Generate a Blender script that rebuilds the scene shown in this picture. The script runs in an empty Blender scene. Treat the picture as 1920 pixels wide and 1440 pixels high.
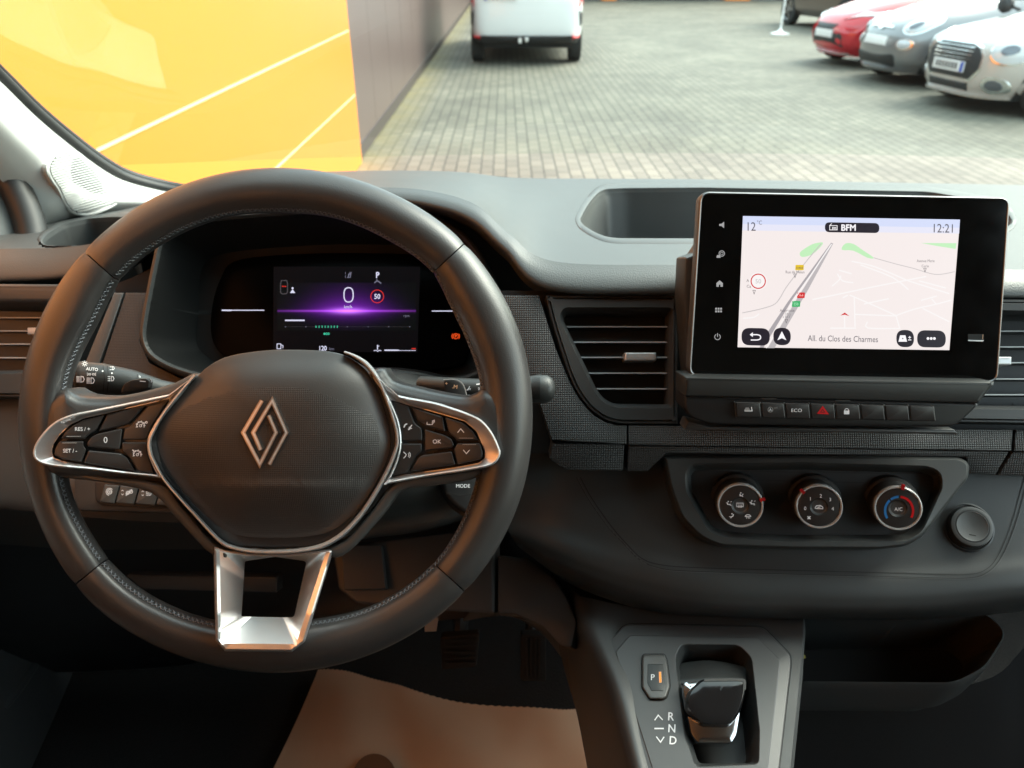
import bpy, bmesh, math, random
from mathutils import Vector, Matrix
from mathutils.geometry import tessellate_polygon
random.seed(7)
V = Vector
# ------------------------------------------------------------------ camera, sky, sun, exposure
SC = bpy.context.scene
FP = 1400.0                                   # focal length in photo pixels (photo 1920 x 1440)
PITCH = math.atan(803 / FP); YAW = math.atan(13 / FP * math.cos(PITCH))
CAM = V((0, 0, 1.55))
cd = bpy.data.cameras.new('camera'); cam = bpy.data.objects.new('camera', cd)
SC.collection.objects.link(cam); SC.camera = cam
cam.location = CAM; cam.rotation_euler = (math.pi / 2 - PITCH, 0, -YAW)
cd.sensor_width = 36; cd.lens = FP / 1920 * 36; cd.clip_start = 0.02; cd.clip_end = 400
cd.dof.use_dof = True; cd.dof.focus_distance = 0.60; cd.dof.aperture_fstop = 9.0
ROT = cam.rotation_euler.to_matrix()
EXPO = 2.08
SC.view_settings.view_transform = 'Standard'; SC.view_settings.look = 'None'
SC.view_settings.exposure = EXPO; SC.view_settings.gamma = 1
SUN_EL, SUN_AZ = math.radians(44), math.radians(62)
w = bpy.data.worlds.new("World"); SC.world = w; w.use_nodes = True
wt = w.node_tree; bg = wt.nodes['Background']
sky = wt.nodes.new('ShaderNodeTexSky'); sky.sky_type = 'NISHITA'; sky.sun_disc = False
sky.sun_elevation = SUN_EL; sky.sun_rotation = SUN_AZ; sky.air_density = 1.0; sky.dust_density = 2.5; sky.ozone_density = 1.0
tint = wt.nodes.new('ShaderNodeVectorMath'); tint.operation = 'MULTIPLY'; tint.inputs[1].default_value = (.72, .74, .64)   # thin grey cloud
wt.links.new(sky.outputs[0], tint.inputs[0]); cloud = wt.nodes.new('ShaderNodeVectorMath'); cloud.operation = 'ADD'; cloud.inputs[1].default_value = (2.75, 3.25, 3.05)   # even grey cloud cover
wt.links.new(tint.outputs[0], cloud.inputs[0]); wt.links.new(cloud.outputs[0], bg.inputs[0]); bg.inputs[1].default_value = 0.15
sl = bpy.data.lights.new('sun', 'SUN'); sl.energy = 1.1; sl.angle = math.radians(38); sl.color = (1, .97, .92)
sun = bpy.data.objects.new('sun', sl); SC.collection.objects.link(sun)
sun.rotation_euler = (math.pi / 2 - SUN_EL, 0, math.pi - SUN_AZ)
SC.cycles.max_bounces = 10; SC.cycles.transparent_max_bounces = 12
SC.cycles.use_denoising = True
SC.cycles.caustics_reflective = False

# ------------------------------------------------------------------ pixel <-> world helpers
def ray(px, py): return ROT @ V(((px - 960) / FP, -(py - 720) / FP, -1))
def W(px, py, d): return CAM + ray(px, py) * d
class Surf:                                   # a surface given as distance over the view of the room
    def __init__(s, fn): s.fn = fn
    def d(s, px, py): return s.fn(px, py)
    def at(s, px, py, h=0.0):
        p = W(px, py, s.fn(px, py))
        if h:
            a = W(px + 3, py, s.fn(px + 3, py)) - p; b = W(px, py + 3, s.fn(px, py + 3)) - p
            n = a.cross(b).normalized()
            if n.dot(CAM - p) < 0: n = -n
            p = p + n * h
        return p
class Pl(Surf):
    def __init__(s, o, n):
        s.o = V(o); s.n = V(n).normalized()
        if s.n.dot(CAM - s.o) < 0: s.n = -s.n
    def d(s, px, py): return s.n.dot(s.o - CAM) / s.n.dot(ray(px, py))
    def at(s, px, py, h=0.0):                 # in front of the plane: seen at (px, py); behind it: straight back
        r = ray(px, py)
        if h > 0 or s.exact: return CAM + r * (s.n.dot(s.o + s.n * h - CAM) / s.n.dot(r))
        return CAM + r * s.d(px, py) + s.n * h
    exact = False
def pl3(a, b, c):
    a, b, c = W(*a), W(*b), W(*c); return Pl(a, (b - a).cross(c - a))
class Off(Surf):
    def __init__(s, base, off): s.b = base; s.off = off
    def d(s, px, py): return s.b.d(px, py)
    def at(s, px, py, h=0.0): return s.b.at(px, py, h + s.off(px, py))
from mathutils.bvhtree import BVHTree
class Hit(Surf):                              # the surface of an object already built
    def __init__(s, ob):
        wl = WL[ob.name]; s.t = BVHTree.FromPolygons([v.co + wl for v in ob.data.vertices], [tuple(p.vertices) for p in ob.data.polygons])
    def q(s, px, py):
        r = ray(px, py); l, n, i, dd = s.t.ray_cast(CAM, r.normalized()); return (dd / r.length if l else None), n
    def d(s, px, py): return s.q(px, py)[0] or 1.0
    def at(s, px, py, h=0.0):
        d, n = s.q(px, py)
        if d is None: return W(px, py, 1.0)
        p = W(px, py, d); n = n if n.dot(CAM - p) > 0 else -n
        return p + n * h
def fitted(sf, pts):                          # smooth quadratic surface through another surface
    import numpy as np
    A_ = np.array([[1, x / 100, y / 100, x * y / 1e4, x * x / 1e4, y * y / 1e4] for x, y in pts]); k = np.linalg.lstsq(A_, np.array([sf.d(x, y) for x, y in pts]), rcond=None)[0]
    return Surf(lambda x, y: float(k[0] + k[1] * x / 100 + k[2] * y / 100 + k[3] * x * y / 1e4 + k[4] * x * x / 1e4 + k[5] * y * y / 1e4))
def resample(poly, step):
    out = []; n = len(poly); acc = 0.0
    for i in range(n):
        a, c = poly[i], poly[(i + 1) % n]; L = math.hypot(c[0] - a[0], c[1] - a[1]); t = -acc
        while t + step <= L + 1e-9 or (t + step <= L):
            t += step; out.append((a[0] + (c[0] - a[0]) * t / L, a[1] + (c[1] - a[1]) * t / L))
        acc = L - t
    return out
def clamp(x): return max(0.0, min(1.0, x))
def crop(ox, oy, s): return lambda *pts: [(ox + x / s, oy + y / s) for x, y in pts]

# ------------------------------------------------------------------ 2D helpers
def area(p): return sum(p[i][0] * p[(i + 1) % len(p)][1] - p[(i + 1) % len(p)][0] * p[i][1] for i in range(len(p))) / 2
def cw(p): return list(p) if area(p) > 0 else list(reversed(p))
def inset(poly, k):                           # poly must be cw(); positive k shrinks
    n = len(poly); out = []
    for i in range(n):
        p0, p1, p2 = poly[i - 1], poly[i], poly[(i + 1) % n]
        a = (p1[0] - p0[0], p1[1] - p0[1]); b = (p2[0] - p1[0], p2[1] - p1[1])
        la = math.hypot(*a) or 1e-6; lb = math.hypot(*b) or 1e-6
        na = (-a[1] / la, a[0] / la); nb = (-b[1] / lb, b[0] / lb)
        m = (na[0] + nb[0], na[1] + nb[1]); lm = math.hypot(*m) or 1e-6
        m = (m[0] / lm, m[1] / lm); c = max(.45, m[0] * na[0] + m[1] * na[1])
        out.append((p1[0] + m[0] * k / c, p1[1] + m[1] * k / c))
    return out
def fillet(poly, r, n=5):
    out = []; N = len(poly)
    for i in range(N):
        p0, p1, p2 = V(poly[i - 1][:2]), V(poly[i][:2]), V(poly[(i + 1) % N][:2])
        rr = r[i] if isinstance(r, (list, tuple)) else r
        a = p0 - p1; b = p2 - p1; t = min(rr, a.length * .48, b.length * .48)
        if t < .05: out.append(tuple(p1)); continue
        A = p1 + a.normalized() * t; Bq = p1 + b.normalized() * t
        for k in range(n + 1):
            u = k / n; q = A * (1 - u) ** 2 + p1 * 2 * u * (1 - u) + Bq * u * u
            out.append((q.x, q.y))
    return out
def cr(p0, p1, p2, p3, t):
    return tuple(.5 * (2 * b + (c - a) * t + (2 * a - 5 * b + 4 * c - d) * t * t + (3 * b - a - 3 * c + d) * t ** 3) for a, b, c, d in zip(p0, p1, p2, p3))
def smooth(pts, n=4, closed=True):
    N = len(pts); out = []
    rng = range(N) if closed else range(N - 1)
    for i in rng:
        if closed: q = [pts[(i + k) % N] for k in (-1, 0, 1, 2)]
        else: q = [pts[max(0, i - 1)], pts[i], pts[i + 1], pts[min(N - 1, i + 2)]]
        for k in range(n): out.append(cr(*q, k / n))
    if not closed: out.append(tuple(pts[-1]))
    return out
def inside(x, y, poly):
    c = False; j = len(poly) - 1
    for i in range(len(poly)):
        if (poly[i][1] > y) != (poly[j][1] > y) and x < (poly[j][0] - poly[i][0]) * (y - poly[i][1]) / (poly[j][1] - poly[i][1]) + poly[i][0]: c = not c
        j = i
    return c
def cen(poly): return (sum(p[0] for p in poly) / len(poly), sum(p[1] for p in poly) / len(poly))
def circ(cx, cy, r, n=40, ry=None, a=0):
    ry = ry or r; ca, sa = math.cos(a), math.sin(a); o = []
    for i in range(n):
        t = 2 * math.pi * i / n; x, y = r * math.cos(t), ry * math.sin(t)
        o.append((cx + x * ca - y * sa, cy + x * sa + y * ca))
    return o
def polar(poly, c, angs):
    out = []
    N = len(poly)
    for t in angs:
        dx, dy = math.cos(t), math.sin(t); best = None
        for i in range(N):
            ax, ay = poly[i][0] - c[0], poly[i][1] - c[1]; bx, by = poly[(i + 1) % N][0] - c[0], poly[(i + 1) % N][1] - c[1]
            ex, ey = bx - ax, by - ay; den = dx * ey - dy * ex
            if abs(den) < 1e-9: continue
            s = (ax * ey - ay * ex) / den; u = (ax * dy - ay * dx) / den
            if s > 0 and -1e-6 <= u <= 1 + 1e-6 and (best is None or s > best): best = s
        best = best or 0
        out.append((c[0] + dx * best, c[1] + dy * best))
    return out

# ------------------------------------------------------------------ objects
WL = {}
class B:
    def __init__(s): s.v = []; s.f = []; s.m = []; s.mats = []
    def add(s, vs, fs, mat):
        if mat not in s.mats: s.mats.append(mat)
        mi = s.mats.index(mat); o = len(s.v); s.v += [V(p) for p in vs]
        for f in fs: s.f.append([i + o for i in f]); s.m.append(mi)
    def out(s, name, parent=None, ang=38, loc=None, mod=None):
        lo = V((min(p.x for p in s.v), min(p.y for p in s.v), min(p.z for p in s.v))); hi = V((max(p.x for p in s.v), max(p.y for p in s.v), max(p.z for p in s.v)))
        org = loc if loc is not None else V(((lo.x + hi.x) / 2, (lo.y + hi.y) / 2, lo.z))
        me = bpy.data.meshes.new(name); me.from_pydata([p - org for p in s.v], [], s.f)
        for m in s.mats: me.materials.append(m)
        me.polygons.foreach_set('material_index', s.m)
        me.polygons.foreach_set('use_smooth', [True] * len(s.f)); me.update()
        bm = bmesh.new(); bm.from_mesh(me); bmesh.ops.remove_doubles(bm, verts=bm.verts, dist=2e-6)
        bm.to_mesh(me); bm.free()
        me.set_sharp_from_angle(angle=math.radians(ang))
        ob = bpy.data.objects.new(name, me); SC.collection.objects.link(ob)
        if parent is not None:
            ob.parent = parent; ob.location = org - WL[parent.name]
        else: ob.location = org
        WL[ob.name] = org
        return ob
def tag(o, label=None, cat=None, group=None, kind=None):
    for k, x in (('label', label), ('category', cat), ('group', group), ('kind', kind)):
        if x: o[k] = x
    return o
def thing(name, loc, label, cat, group=None):
    o = bpy.data.objects.new(name, None); SC.collection.objects.link(o); o.location = loc
    o.empty_display_size = .05; WL[o.name] = V(loc); return tag(o, label, cat, group)

# ------------------------------------------------------------------ geometry builders
def grid(b, rows, mat, closed=False, keep=None):
    n = len(rows[0]); vs = [p for r in rows for p in r]; fs = []
    for i in range(len(rows) - 1):
        for j in range(n if closed else n - 1):
            k = (j + 1) % n
            if keep and not keep(i, j): continue
            fs.append((i * n + j, i * n + k, (i + 1) * n + k, (i + 1) * n + j))
    b.add(vs, fs, mat)
def patch(b, rows, nu, nv, mat, cuts=(), dfn=None):
    cols = [smooth(r, nu, False) for r in rows]
    full = list(zip(*[smooth(list(c), nv, False) for c in zip(*cols)]))
    def keep(i, j):
        x = (full[i][j][0] + full[i + 1][j + 1][0]) / 2; y = (full[i][j][1] + full[i + 1][j + 1][1]) / 2
        return not any(inside(x, y, c) for c in cuts)
    grid(b, [[W(*p) for p in r] for r in full], mat, keep=keep if cuts else None)
def cap(b, pts2, pts3, mat):
    tri = tessellate_polygon([[V((x, y, 0)) for x, y in pts2]]); b.add(pts3, [tuple(t) for t in tri], mat)
def prism(b, poly, sf, h0, h1, mat, bev=0, seg=2, capmat=None, back=False, fill=None):
    poly = cw(poly); c = cen(poly); s = FP / sf.d(*c); rings = [(poly, h0)]
    if bev:
        for k in range(seg + 1):
            t = k / seg * math.pi / 2; rings.append((inset(poly, bev * s * (1 - math.cos(t))), h1 - bev + bev * math.sin(t)))
    else: rings.append((poly, h1))
    R = [[sf.at(x, y, h) for x, y in p] for p, h in rings]
    grid(b, R, mat, closed=True)
    if fill: dome(b, rings[-1][0], fill, sf, lambda x, y, s: h1, capmat or mat, 12)
    else: cap(b, rings[-1][0], R[-1], capmat or mat)
    if back: cap(b, rings[0][0], R[0], mat)
def bands(b, levels, c, sf, mat, N=160, close=False, capmat=None):
    angs = [2 * math.pi * i / N - math.pi for i in range(N)]
    for p, h in levels: angs += [math.atan2(y - c[1], x - c[0]) for x, y in p]
    angs = sorted(set(round(a, 4) for a in angs))
    R = [[sf.at(x, y, h) for x, y in polar(p, c, angs)] for p, h in levels]
    grid(b, R, mat, closed=True)
    if close:
        q = polar(levels[-1][0], c, angs); cap(b, q, R[-1], capmat or mat)
def dome(b, poly, c, sf, hfn, mat, rings=14):
    R = []
    for k in range(rings + 1):
        s = 1 - k / rings; pts = [(c[0] + (x - c[0]) * s, c[1] + (y - c[1]) * s) for x, y in poly]
        R.append([sf.at(x, y, hfn(x, y, 1 - s)) for x, y in pts])
    grid(b, R, mat, closed=True)
def stroke(b, pts, wpx, sf, h, mat, closed=False, th=0.0):
    n = len(pts); L = []; Rr = []
    for i in range(n):
        p = pts[i]; a = pts[i - 1] if (i > 0 or closed) else None; c = pts[(i + 1) % n] if (i < n - 1 or closed) else None
        ds = []
        if a is not None: ds.append(V((p[0] - a[0], p[1] - a[1])).normalized())
        if c is not None: ds.append(V((c[0] - p[0], c[1] - p[1])).normalized())
        m = sum(ds, V((0, 0)))
        m = m.normalized() if m.length > 1e-6 else ds[0]
        k = wpx / 2 / max(.35, m.dot(ds[0])); nx, ny = -m.y * k, m.x * k
        L.append((p[0] + nx, p[1] + ny)); Rr.append((p[0] - nx, p[1] - ny))
    rows = [[sf.at(x, y, h) for x, y in L], [sf.at(x, y, h) for x, y in Rr]]
    if th:
        rows = [[sf.at(x, y, h - th) for x, y in L]] + rows + [[sf.at(x, y, h - th) for x, y in Rr]]
    grid(b, rows, mat, closed=closed)
def flat(b, poly, sf, h, mat):
    poly = cw(poly); cap(b, poly, [sf.at(x, y, h) for x, y in poly], mat)
def ringp(b, cx, cy, r0, r1, sf, h, mat, a0=0, a1=360, n=36):
    f = lambda r: [sf.at(cx + r * math.cos(math.radians(a0 + (a1 - a0) * i / n)), cy + r * math.sin(math.radians(a0 + (a1 - a0) * i / n)), h) for i in range(n + 1)]
    grid(b, [f(r0), f(r1)], mat)
_tc = {}
def glyphs(s):
    if s not in _tc:
        c = bpy.data.curves.new('t', 'FONT'); c.body = s; c.size = 1; c.resolution_u = 3; c.align_x = 'CENTER'
        o = bpy.data.objects.new('t', c); SC.collection.objects.link(o)
        me = bpy.data.meshes.new_from_object(o.evaluated_get(bpy.context.evaluated_depsgraph_get()))
        vs = [(v.co.x, v.co.y) for v in me.vertices]; fs = [tuple(p.vertices) for p in me.polygons]
        bpy.data.objects.remove(o); bpy.data.curves.remove(c); bpy.data.meshes.remove(me); _tc[s] = (vs, fs)
    return _tc[s]
def text(b, s, cx, cy, hpx, sf, h, mat, rot=0, wx=1.0, bold=0, fn=None):
    """hpx = cap height in photo pixels, (cx, cy) = centre"""
    vs, fs = glyphs(s); k = hpx / .69; ca, sa = math.cos(math.radians(rot)), math.sin(math.radians(rot))
    offs = [(0, 0)] if not bold else [(-bold, 0), (bold, 0), (0, bold), (0, -bold)]
    for q, (ox, oy) in enumerate(offs):
        P = []
        for x, y in vs:
            X = x * k * wx + ox; Y = -(y - .345) * k + oy
            P.append(sf.at(cx + X * ca - Y * sa, cy + X * sa + Y * ca, h + q * 2e-5))
        b.add(P, fs, mat)
def tube(b, pts, r, mat, n=10, closed=False, caps=True):
    N = len(pts); pts = [V(p) for p in pts]; rr = r if isinstance(r, (list, tuple)) else [r] * N
    T = []
    for i in range(N):
        a = pts[i - 1] if (i > 0 or closed) else pts[i]; c = pts[(i + 1) % N] if (i < N - 1 or closed) else pts[i]
        T.append((c - a).normalized())
    u = T[0].orthogonal().normalized(); rows = []
    for i in range(N):
        u = (u - T[i] * u.dot(T[i])).normalized(); v = T[i].cross(u)
        rows.append([pts[i] + (u * math.cos(2 * math.pi * k / n) + v * math.sin(2 * math.pi * k / n)) * rr[i] for k in range(n)])
    if closed: rows.append(rows[0])
    grid(b, rows, mat, closed=True)
    if caps and not closed:
        b.add(rows[0], [tuple(range(n))], mat); b.add(rows[-1], [tuple(range(n))], mat)
def lathe(b, o, ax, prof, n=40):
    """prof: list of (r, z, mat) along the axis"""
    ax = V(ax).normalized(); u = ax.orthogonal().normalized(); v = ax.cross(u); o = V(o)
    ring = lambda r, z: [o + ax * z + (u * math.cos(2 * math.pi * k / n) + v * math.sin(2 * math.pi * k / n)) * r for k in range(n)]
    for (r0, z0, _), (r1, z1, m) in zip(prof, prof[1:]): grid(b, [ring(r0, z0), ring(max(r1, 1e-5), z1)], m, closed=True)
def box(b, c, s, mat, rz=0, bev=0):
    c = V(c); x, y, z = [k / 2 for k in s]; M = Matrix.Rotation(rz, 3, 'Z')
    if not bev:
        P = [c + M @ V((i * x, j * y, k * z)) for k in (-1, 1) for i, j in ((-1, -1), (1, -1), (1, 1), (-1, 1))]
        b.add(P, [(0, 3, 2, 1), (4, 5, 6, 7), (0, 1, 5, 4), (1, 2, 6, 5), (2, 3, 7, 6), (3, 0, 4, 7)], mat); return
    bm = bmesh.new(); bmesh.ops.create_cube(bm, size=2, matrix=Matrix.Diagonal((x, y, z, 1)))
    bmesh.ops.bevel(bm, geom=bm.edges[:], offset=bev, segments=2, affect='EDGES')
    bm.verts.index_update(); b.add([c + M @ v.co for v in bm.verts], [tuple(v.index for v in f.verts) for f in bm.faces], mat); bm.free()

# ------------------------------------------------------------------ materials
def lin(r, g=None, bb=None):
    if g is None: g = bb = r
    f = lambda c: ((c / 255 + .055) / 1.055) ** 2.4 if c > 10 else c / 255 / 12.92
    return (f(r), f(g), f(bb), 1)
def mat(name, col, rough=.5, metal=0, spec=.5, bump=None, var=None, coat=0, sheen=0):
    m = bpy.data.materials.new(name); m.use_nodes = True; nt = m.node_tree; p = nt.nodes['Principled BSDF']
    p.inputs['Base Color'].default_value = (*col[:3], 1); p.inputs['Roughness'].default_value = rough
    p.inputs['Metallic'].default_value = metal; p.inputs['Specular IOR Level'].default_value = spec
    p.inputs['Coat Weight'].default_value = coat; p.inputs['Sheen Weight'].default_value = sheen
    tc = nt.nodes.new('ShaderNodeNewGeometry')
    if bump:                                  # (kind, scale, strength, distance)
        kind, sc, st, di = bump
        if kind == 'voronoi': t = nt.nodes.new('ShaderNodeTexVoronoi'); o = t.outputs['Distance']
        else: t = nt.nodes.new('ShaderNodeTexNoise'); o = t.outputs[0]; t.inputs['Detail'].default_value = 2
        t.inputs['Scale'].default_value = sc; nt.links.new(tc.outputs['Position'], t.inputs['Vector'])
        bp = nt.nodes.new('ShaderNodeBump'); bp.inputs['Strength'].default_value = st; bp.inputs['Distance'].default_value = di
        nt.links.new(o, bp.inputs['Height']); nt.links.new(bp.outputs[0], p.inputs['Normal'])
    if var:                                   # (scale, amount) mottling of colour and roughness
        t = nt.nodes.new('ShaderNodeTexNoise'); t.inputs['Scale'].default_value = var[0]; t.inputs['Detail'].default_value = 5
        nt.links.new(tc.outputs['Position'], t.inputs['Vector'])
        r = nt.nodes.new('ShaderNodeMapRange'); r.inputs[3].default_value = 1 - var[1]; r.inputs[4].default_value = 1 + var[1]
        nt.links.new(t.outputs[0], r.inputs[0])
        mx = nt.nodes.new('ShaderNodeVectorMath'); mx.operation = 'SCALE'; mx.inputs[0].default_value = col[:3]
        nt.links.new(r.outputs[0], mx.inputs['Scale']); nt.links.new(mx.outputs[0], p.inputs['Base Color'])
        mm = nt.nodes.new('ShaderNodeMath'); mm.operation = 'MULTIPLY'; mm.inputs[1].default_value = rough
        nt.links.new(r.outputs[0], mm.inputs[0]); nt.links.new(mm.outputs[0], p.inputs['Roughness'])
    return m
def weave(name, c1, c2, pitch, rough, strength, ax='XZ'):
    """small moulded squares: sine in the two directions of the panel"""
    m = mat(name, c1, rough); nt = m.node_tree; p = nt.nodes['Principled BSDF']
    tc = nt.nodes.new('ShaderNodeNewGeometry'); sp = nt.nodes.new('ShaderNodeSeparateXYZ'); nt.links.new(tc.outputs['Position'], sp.inputs[0])
    def M(op, a, bq, k=None):
        n = nt.nodes.new('ShaderNodeMath'); n.operation = op
        for i, x in enumerate((a, bq)):
            if x is None: continue
            if isinstance(x, (int, float)): n.inputs[i].default_value = x
            else: nt.links.new(x, n.inputs[i])
        return n.outputs[0]
    def diag(co):                             # dot product with a direction
        t = None
        for nm, k in zip(('X', 'Y', 'Z'), co):
            q = M('MULTIPLY', sp.outputs[nm], k); t = q if t is None else M('ADD', t, q)
        return t
    A, Bd = ax
    sa = M('SINE', M('MULTIPLY', diag(A), 2 * math.pi / pitch), None); sb = M('SINE', M('MULTIPLY', diag(Bd), 2 * math.pi / pitch), None)
    a = M('ADD', M('MULTIPLY', sa, .5), .5); c = M('ADD', M('MULTIPLY', sb, .5), .5)
    h = M('POWER', M('MULTIPLY', a, c), .45)
    mx = nt.nodes.new('ShaderNodeMix'); mx.data_type = 'RGBA'; nt.links.new(h, mx.inputs[0])
    mx.inputs[6].default_value = (*c2[:3], 1); mx.inputs[7].default_value = (*c1[:3], 1); nt.links.new(mx.outputs[2], p.inputs['Base Color'])
    bp = nt.nodes.new('ShaderNodeBump'); bp.inputs['Strength'].default_value = strength; bp.inputs['Distance'].default_value = .0006
    nt.links.new(h, bp.inputs['Height']); nt.links.new(bp.outputs[0], p.inputs['Normal'])
    return m
def emit(name, col, k=1.0, base=0):
    m = mat(name, (0.01, .01, .01), .3); p = m.node_tree.nodes['Principled BSDF']
    p.inputs['Emission Color'].default_value = col; p.inputs['Emission Strength'].default_value = k * 2 ** -EXPO
    return m
UP = (0, .60, .80)
G = .05
M_TOP = mat('dash_top_vinyl', (.052, .056, .056), .42, bump=('voronoi', 750, .25, .0006), var=(40, .05), spec=.6)
M_TOPS = mat('dash_top_smooth', (.055, .058, .058), .5, bump=('noise', 1300, .3, .0004), var=(30, .05), spec=.6)
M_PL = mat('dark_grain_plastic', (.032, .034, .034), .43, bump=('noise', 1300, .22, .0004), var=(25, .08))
M_PLG = mat('grey_grain_plastic', (.062, .064, .064), .45, bump=('noise', 1500, .2, .0004), var=(25, .06))
M_PLB = mat('black_plastic', (.016, .016, .017), .4, bump=('noise', 1700, .12, .0003))
M_DEEP = mat('unlit_black_plastic', (.006, .006, .006), .7)
M_FR = mat('vent_frame_plastic', (.046, .047, .048), .38, bump=('noise', 1700, .1, .0002), var=(30, .05))
M_SLAT = mat('slat_edge_sheen', (.40, .41, .42), .36, var=(50, .06))  # pale grey stands in for the Fresnel sheen on the slat front edges
M_SAT = mat('satin_silver', (.74, .74, .75), .34, metal=.55, var=(60, .06))
M_CHR = mat('polished_chrome', (.78, .77, .77), .13, metal=1, var=(60, .05))
M_DCH = mat('dark_satin_chrome', (.58, .56, .57), .34, metal=.75, var=(60, .05))
M_LEA = mat('black_leather', (.040, .038, .038), .36, bump=('voronoi', 1100, .16, .0004), var=(35, .16), spec=.6)
M_THR = mat('grey_thread', (.17, .18, .20), .6)
M_BTN = mat('button_plastic', (.032, .030, .030), .38, bump=('noise', 1700, .08, .0002), var=(50, .05))
M_GLS = mat('black_glass', (.004, .004, .004), .09, spec=.35, var=(45, .5))
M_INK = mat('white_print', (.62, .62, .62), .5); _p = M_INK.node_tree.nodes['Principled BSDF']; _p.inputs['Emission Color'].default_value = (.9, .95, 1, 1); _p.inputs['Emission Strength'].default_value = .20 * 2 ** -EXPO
M_INKD = mat('grey_print', (.30, .30, .30), .5)
M_RED = mat('red_print', (.65, .01, .015), .35)
M_BLU = mat('blue_print', (.03, .22, .62), .4)
M_REDP = mat('dark_red_mark', (.45, .01, .015), .35)
M_PIL = mat('pillar_trim_grey', (.52, .52, .50), .55, bump=('noise', 900, .12, .0004), var=(12, .03))
M_RUB = mat('rubber_seal', (.012, .012, .012), .5)
M_CAR = mat('floor_carpet', (.010, .010, .010), .95, bump=('noise', 500, .8, .002))
M_KN = weave('moulded_square_texture', (.050, .051, .052), (.014, .014, .014), .0020, .42, .7, ((1, 0, 0), UP))
M_KN2 = weave('fine_square_texture', (.050, .045, .043), (.022, .021, .021), .0016, .42, .5, ((1, 0, 0), UP))
# ================================================================== THE STEERING WHEEL
PW = Pl(W(515, 788, .544), ROT @ V((0, -.03, 1)))      # plane of the wheel rim
wheel = thing('steering_wheel', W(515, 788, .57), 'leather steering wheel with satin chrome spokes and a diamond badge, before the driver display', 'steering wheel')
IN = sorted([(0, 391), (-10.7, 394), (-32, 397), (-47.7, 399), (-62, 388), (-77, 396), (-92, 400), (-108.5, 414), (-122, 415), (-136, 415), (-154.5, 404), (-165, 396), (180, 384), (168, 385), (152, 395), (130.6, 401), (115.8, 397), (103, 392), (90, 389), (77, 391), (68, 389), (57, 392), (46, 405), (31, 399), (15.6, 396)])
OUT = sorted([(0, 475), (25, 480), (45, 487), (70, 488), (90, 484), (110, 484), (135, 481), (158, 476), (180, 475), (-158, 478), (-135, 487), (-110, 484), (-90, 483), (-70, 481), (-45, 479), (-25, 476)])
def per(tab, a):
    a = (a + 180) % 360 - 180; n = len(tab)
    for i in range(n):
        a0, a1 = tab[i][0], tab[(i + 1) % n][0] + (360 if i == n - 1 else 0); q = a if a >= tab[0][0] else a + 360
        if a0 <= q <= a1:
            t = (q - a0) / (a1 - a0); r = [tab[(i + k) % n][1] for k in (-1, 0, 1, 2)]
            return cr((r[0],), (r[1],), (r[2],), (r[3],), t)[0]
def rimring(a, k=1.0, n=26):
    ri, ro = per(IN, a), per(OUT, a); rc = (ri + ro) / 2; wpx = (ro - ri) / 2; s = math.sin(math.radians(a)); c = -math.cos(math.radians(a))
    out = []; dep = wpx / FP * .544 * .98
    for q in range(n):
        t = 2 * math.pi * q / n; x = math.cos(t); z = math.sin(t)
        rad = rc + x * wpx * k
        out.append(PW.at(515 + s * rad, 788 + c * rad, z * dep * k - .004))
    return out
SEAM = (-48.5, 47, 132, -129.5 + 360)
secs = [('upper', -48.5, 47), ('right', 47, 132), ('lower', 132, 230.5), ('left', 230.5, 311.5)]
for nm, a0, a1 in secs:
    b = B(); n = int((a1 - a0) / 1.4); rows = [rimring(a0 + .12, .80)]
    for i in range(n + 1):
        a = a0 + .15 + (a1 - a0 - .3) * i / n; e = min(i, n - i)
        rows.append(rimring(a, {0: .955, 1: .99}.get(e, 1.0)))
    rows.append(rimring(a1 - .12, .80)); grid(b, rows, M_LEA, closed=True)
    o = b.out('rim_grip', wheel, ang=60)
    s = B(); a = a0 + 1
    while a < a1 - .8:                         # thread stitches along the inner edge
        ri = per(IN, a); ro = per(OUT, a)
        def q(da, dr, h): 
            wq = (ro - ri) / 2; h = math.sqrt(max(0, 1 - (1 - dr / wq) ** 2)) * wq / FP * .533 - .0035 if dr > 0 else -.004
            t = math.radians(a + da); r = ri + dr; return PW.at(515 + math.sin(t) * r, 788 - math.cos(t) * r, h)
        tube(s, [q(0, 6, 0), q(.5, 2.5, 0), q(.9, .6, 0)], .00038, M_THR, n=5)
        tube(s, [q(.2, .9, 0), q(.5, 2.2, 0), q(.95, 5.6, 0)], .00038, M_THR, n=5)
        a += 1.3
    s.out('stitching', o)
c3 = crop(40, 640, 3.692); c4 = crop(560, 640, 3.79); c5 = crop(380, 980, 5.144)
# leather covered spoke arms
PB = Pl(PW.o, PW.n)
PWS = Off(PW, lambda x, y: .0095 * max(clamp((215 - x) / 90), clamp((x - 815) / 90)))
PWP = Off(PW, lambda x, y: .0115 * max(clamp((235 - x) / 110), clamp((x - 795) / 110)))
PWE = Pl(PW.o, PW.n); PWE.exact = True
PWB = Off(PWE, lambda x, y: .0140 * clamp((y - 1060) / 90))
for side, poly in (('l', [(78, 770), (118, 728), (150, 741), (200, 744), (255, 736), (320, 718), (372, 700), (430, 760), (430, 880), (400, 900), (345, 960), (300, 915), (200, 903), (120, 893), (80, 880)]),
                   ('r', [(955, 770), (915, 728), (880, 743), (830, 738), (780, 727), (735, 714), (705, 690), (600, 760), (600, 880), (660, 900), (665, 985), (735, 917), (800, 902), (885, 887), (955, 878)])):
    b = B(); prism(b, smooth(cw(poly), 3), PWS, -.030, .003, M_LEA, bev=.011, seg=5, fill=(225, 822) if side == 'l' else (805, 822))
    b.out('spoke_arm', wheel, ang=60)
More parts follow.
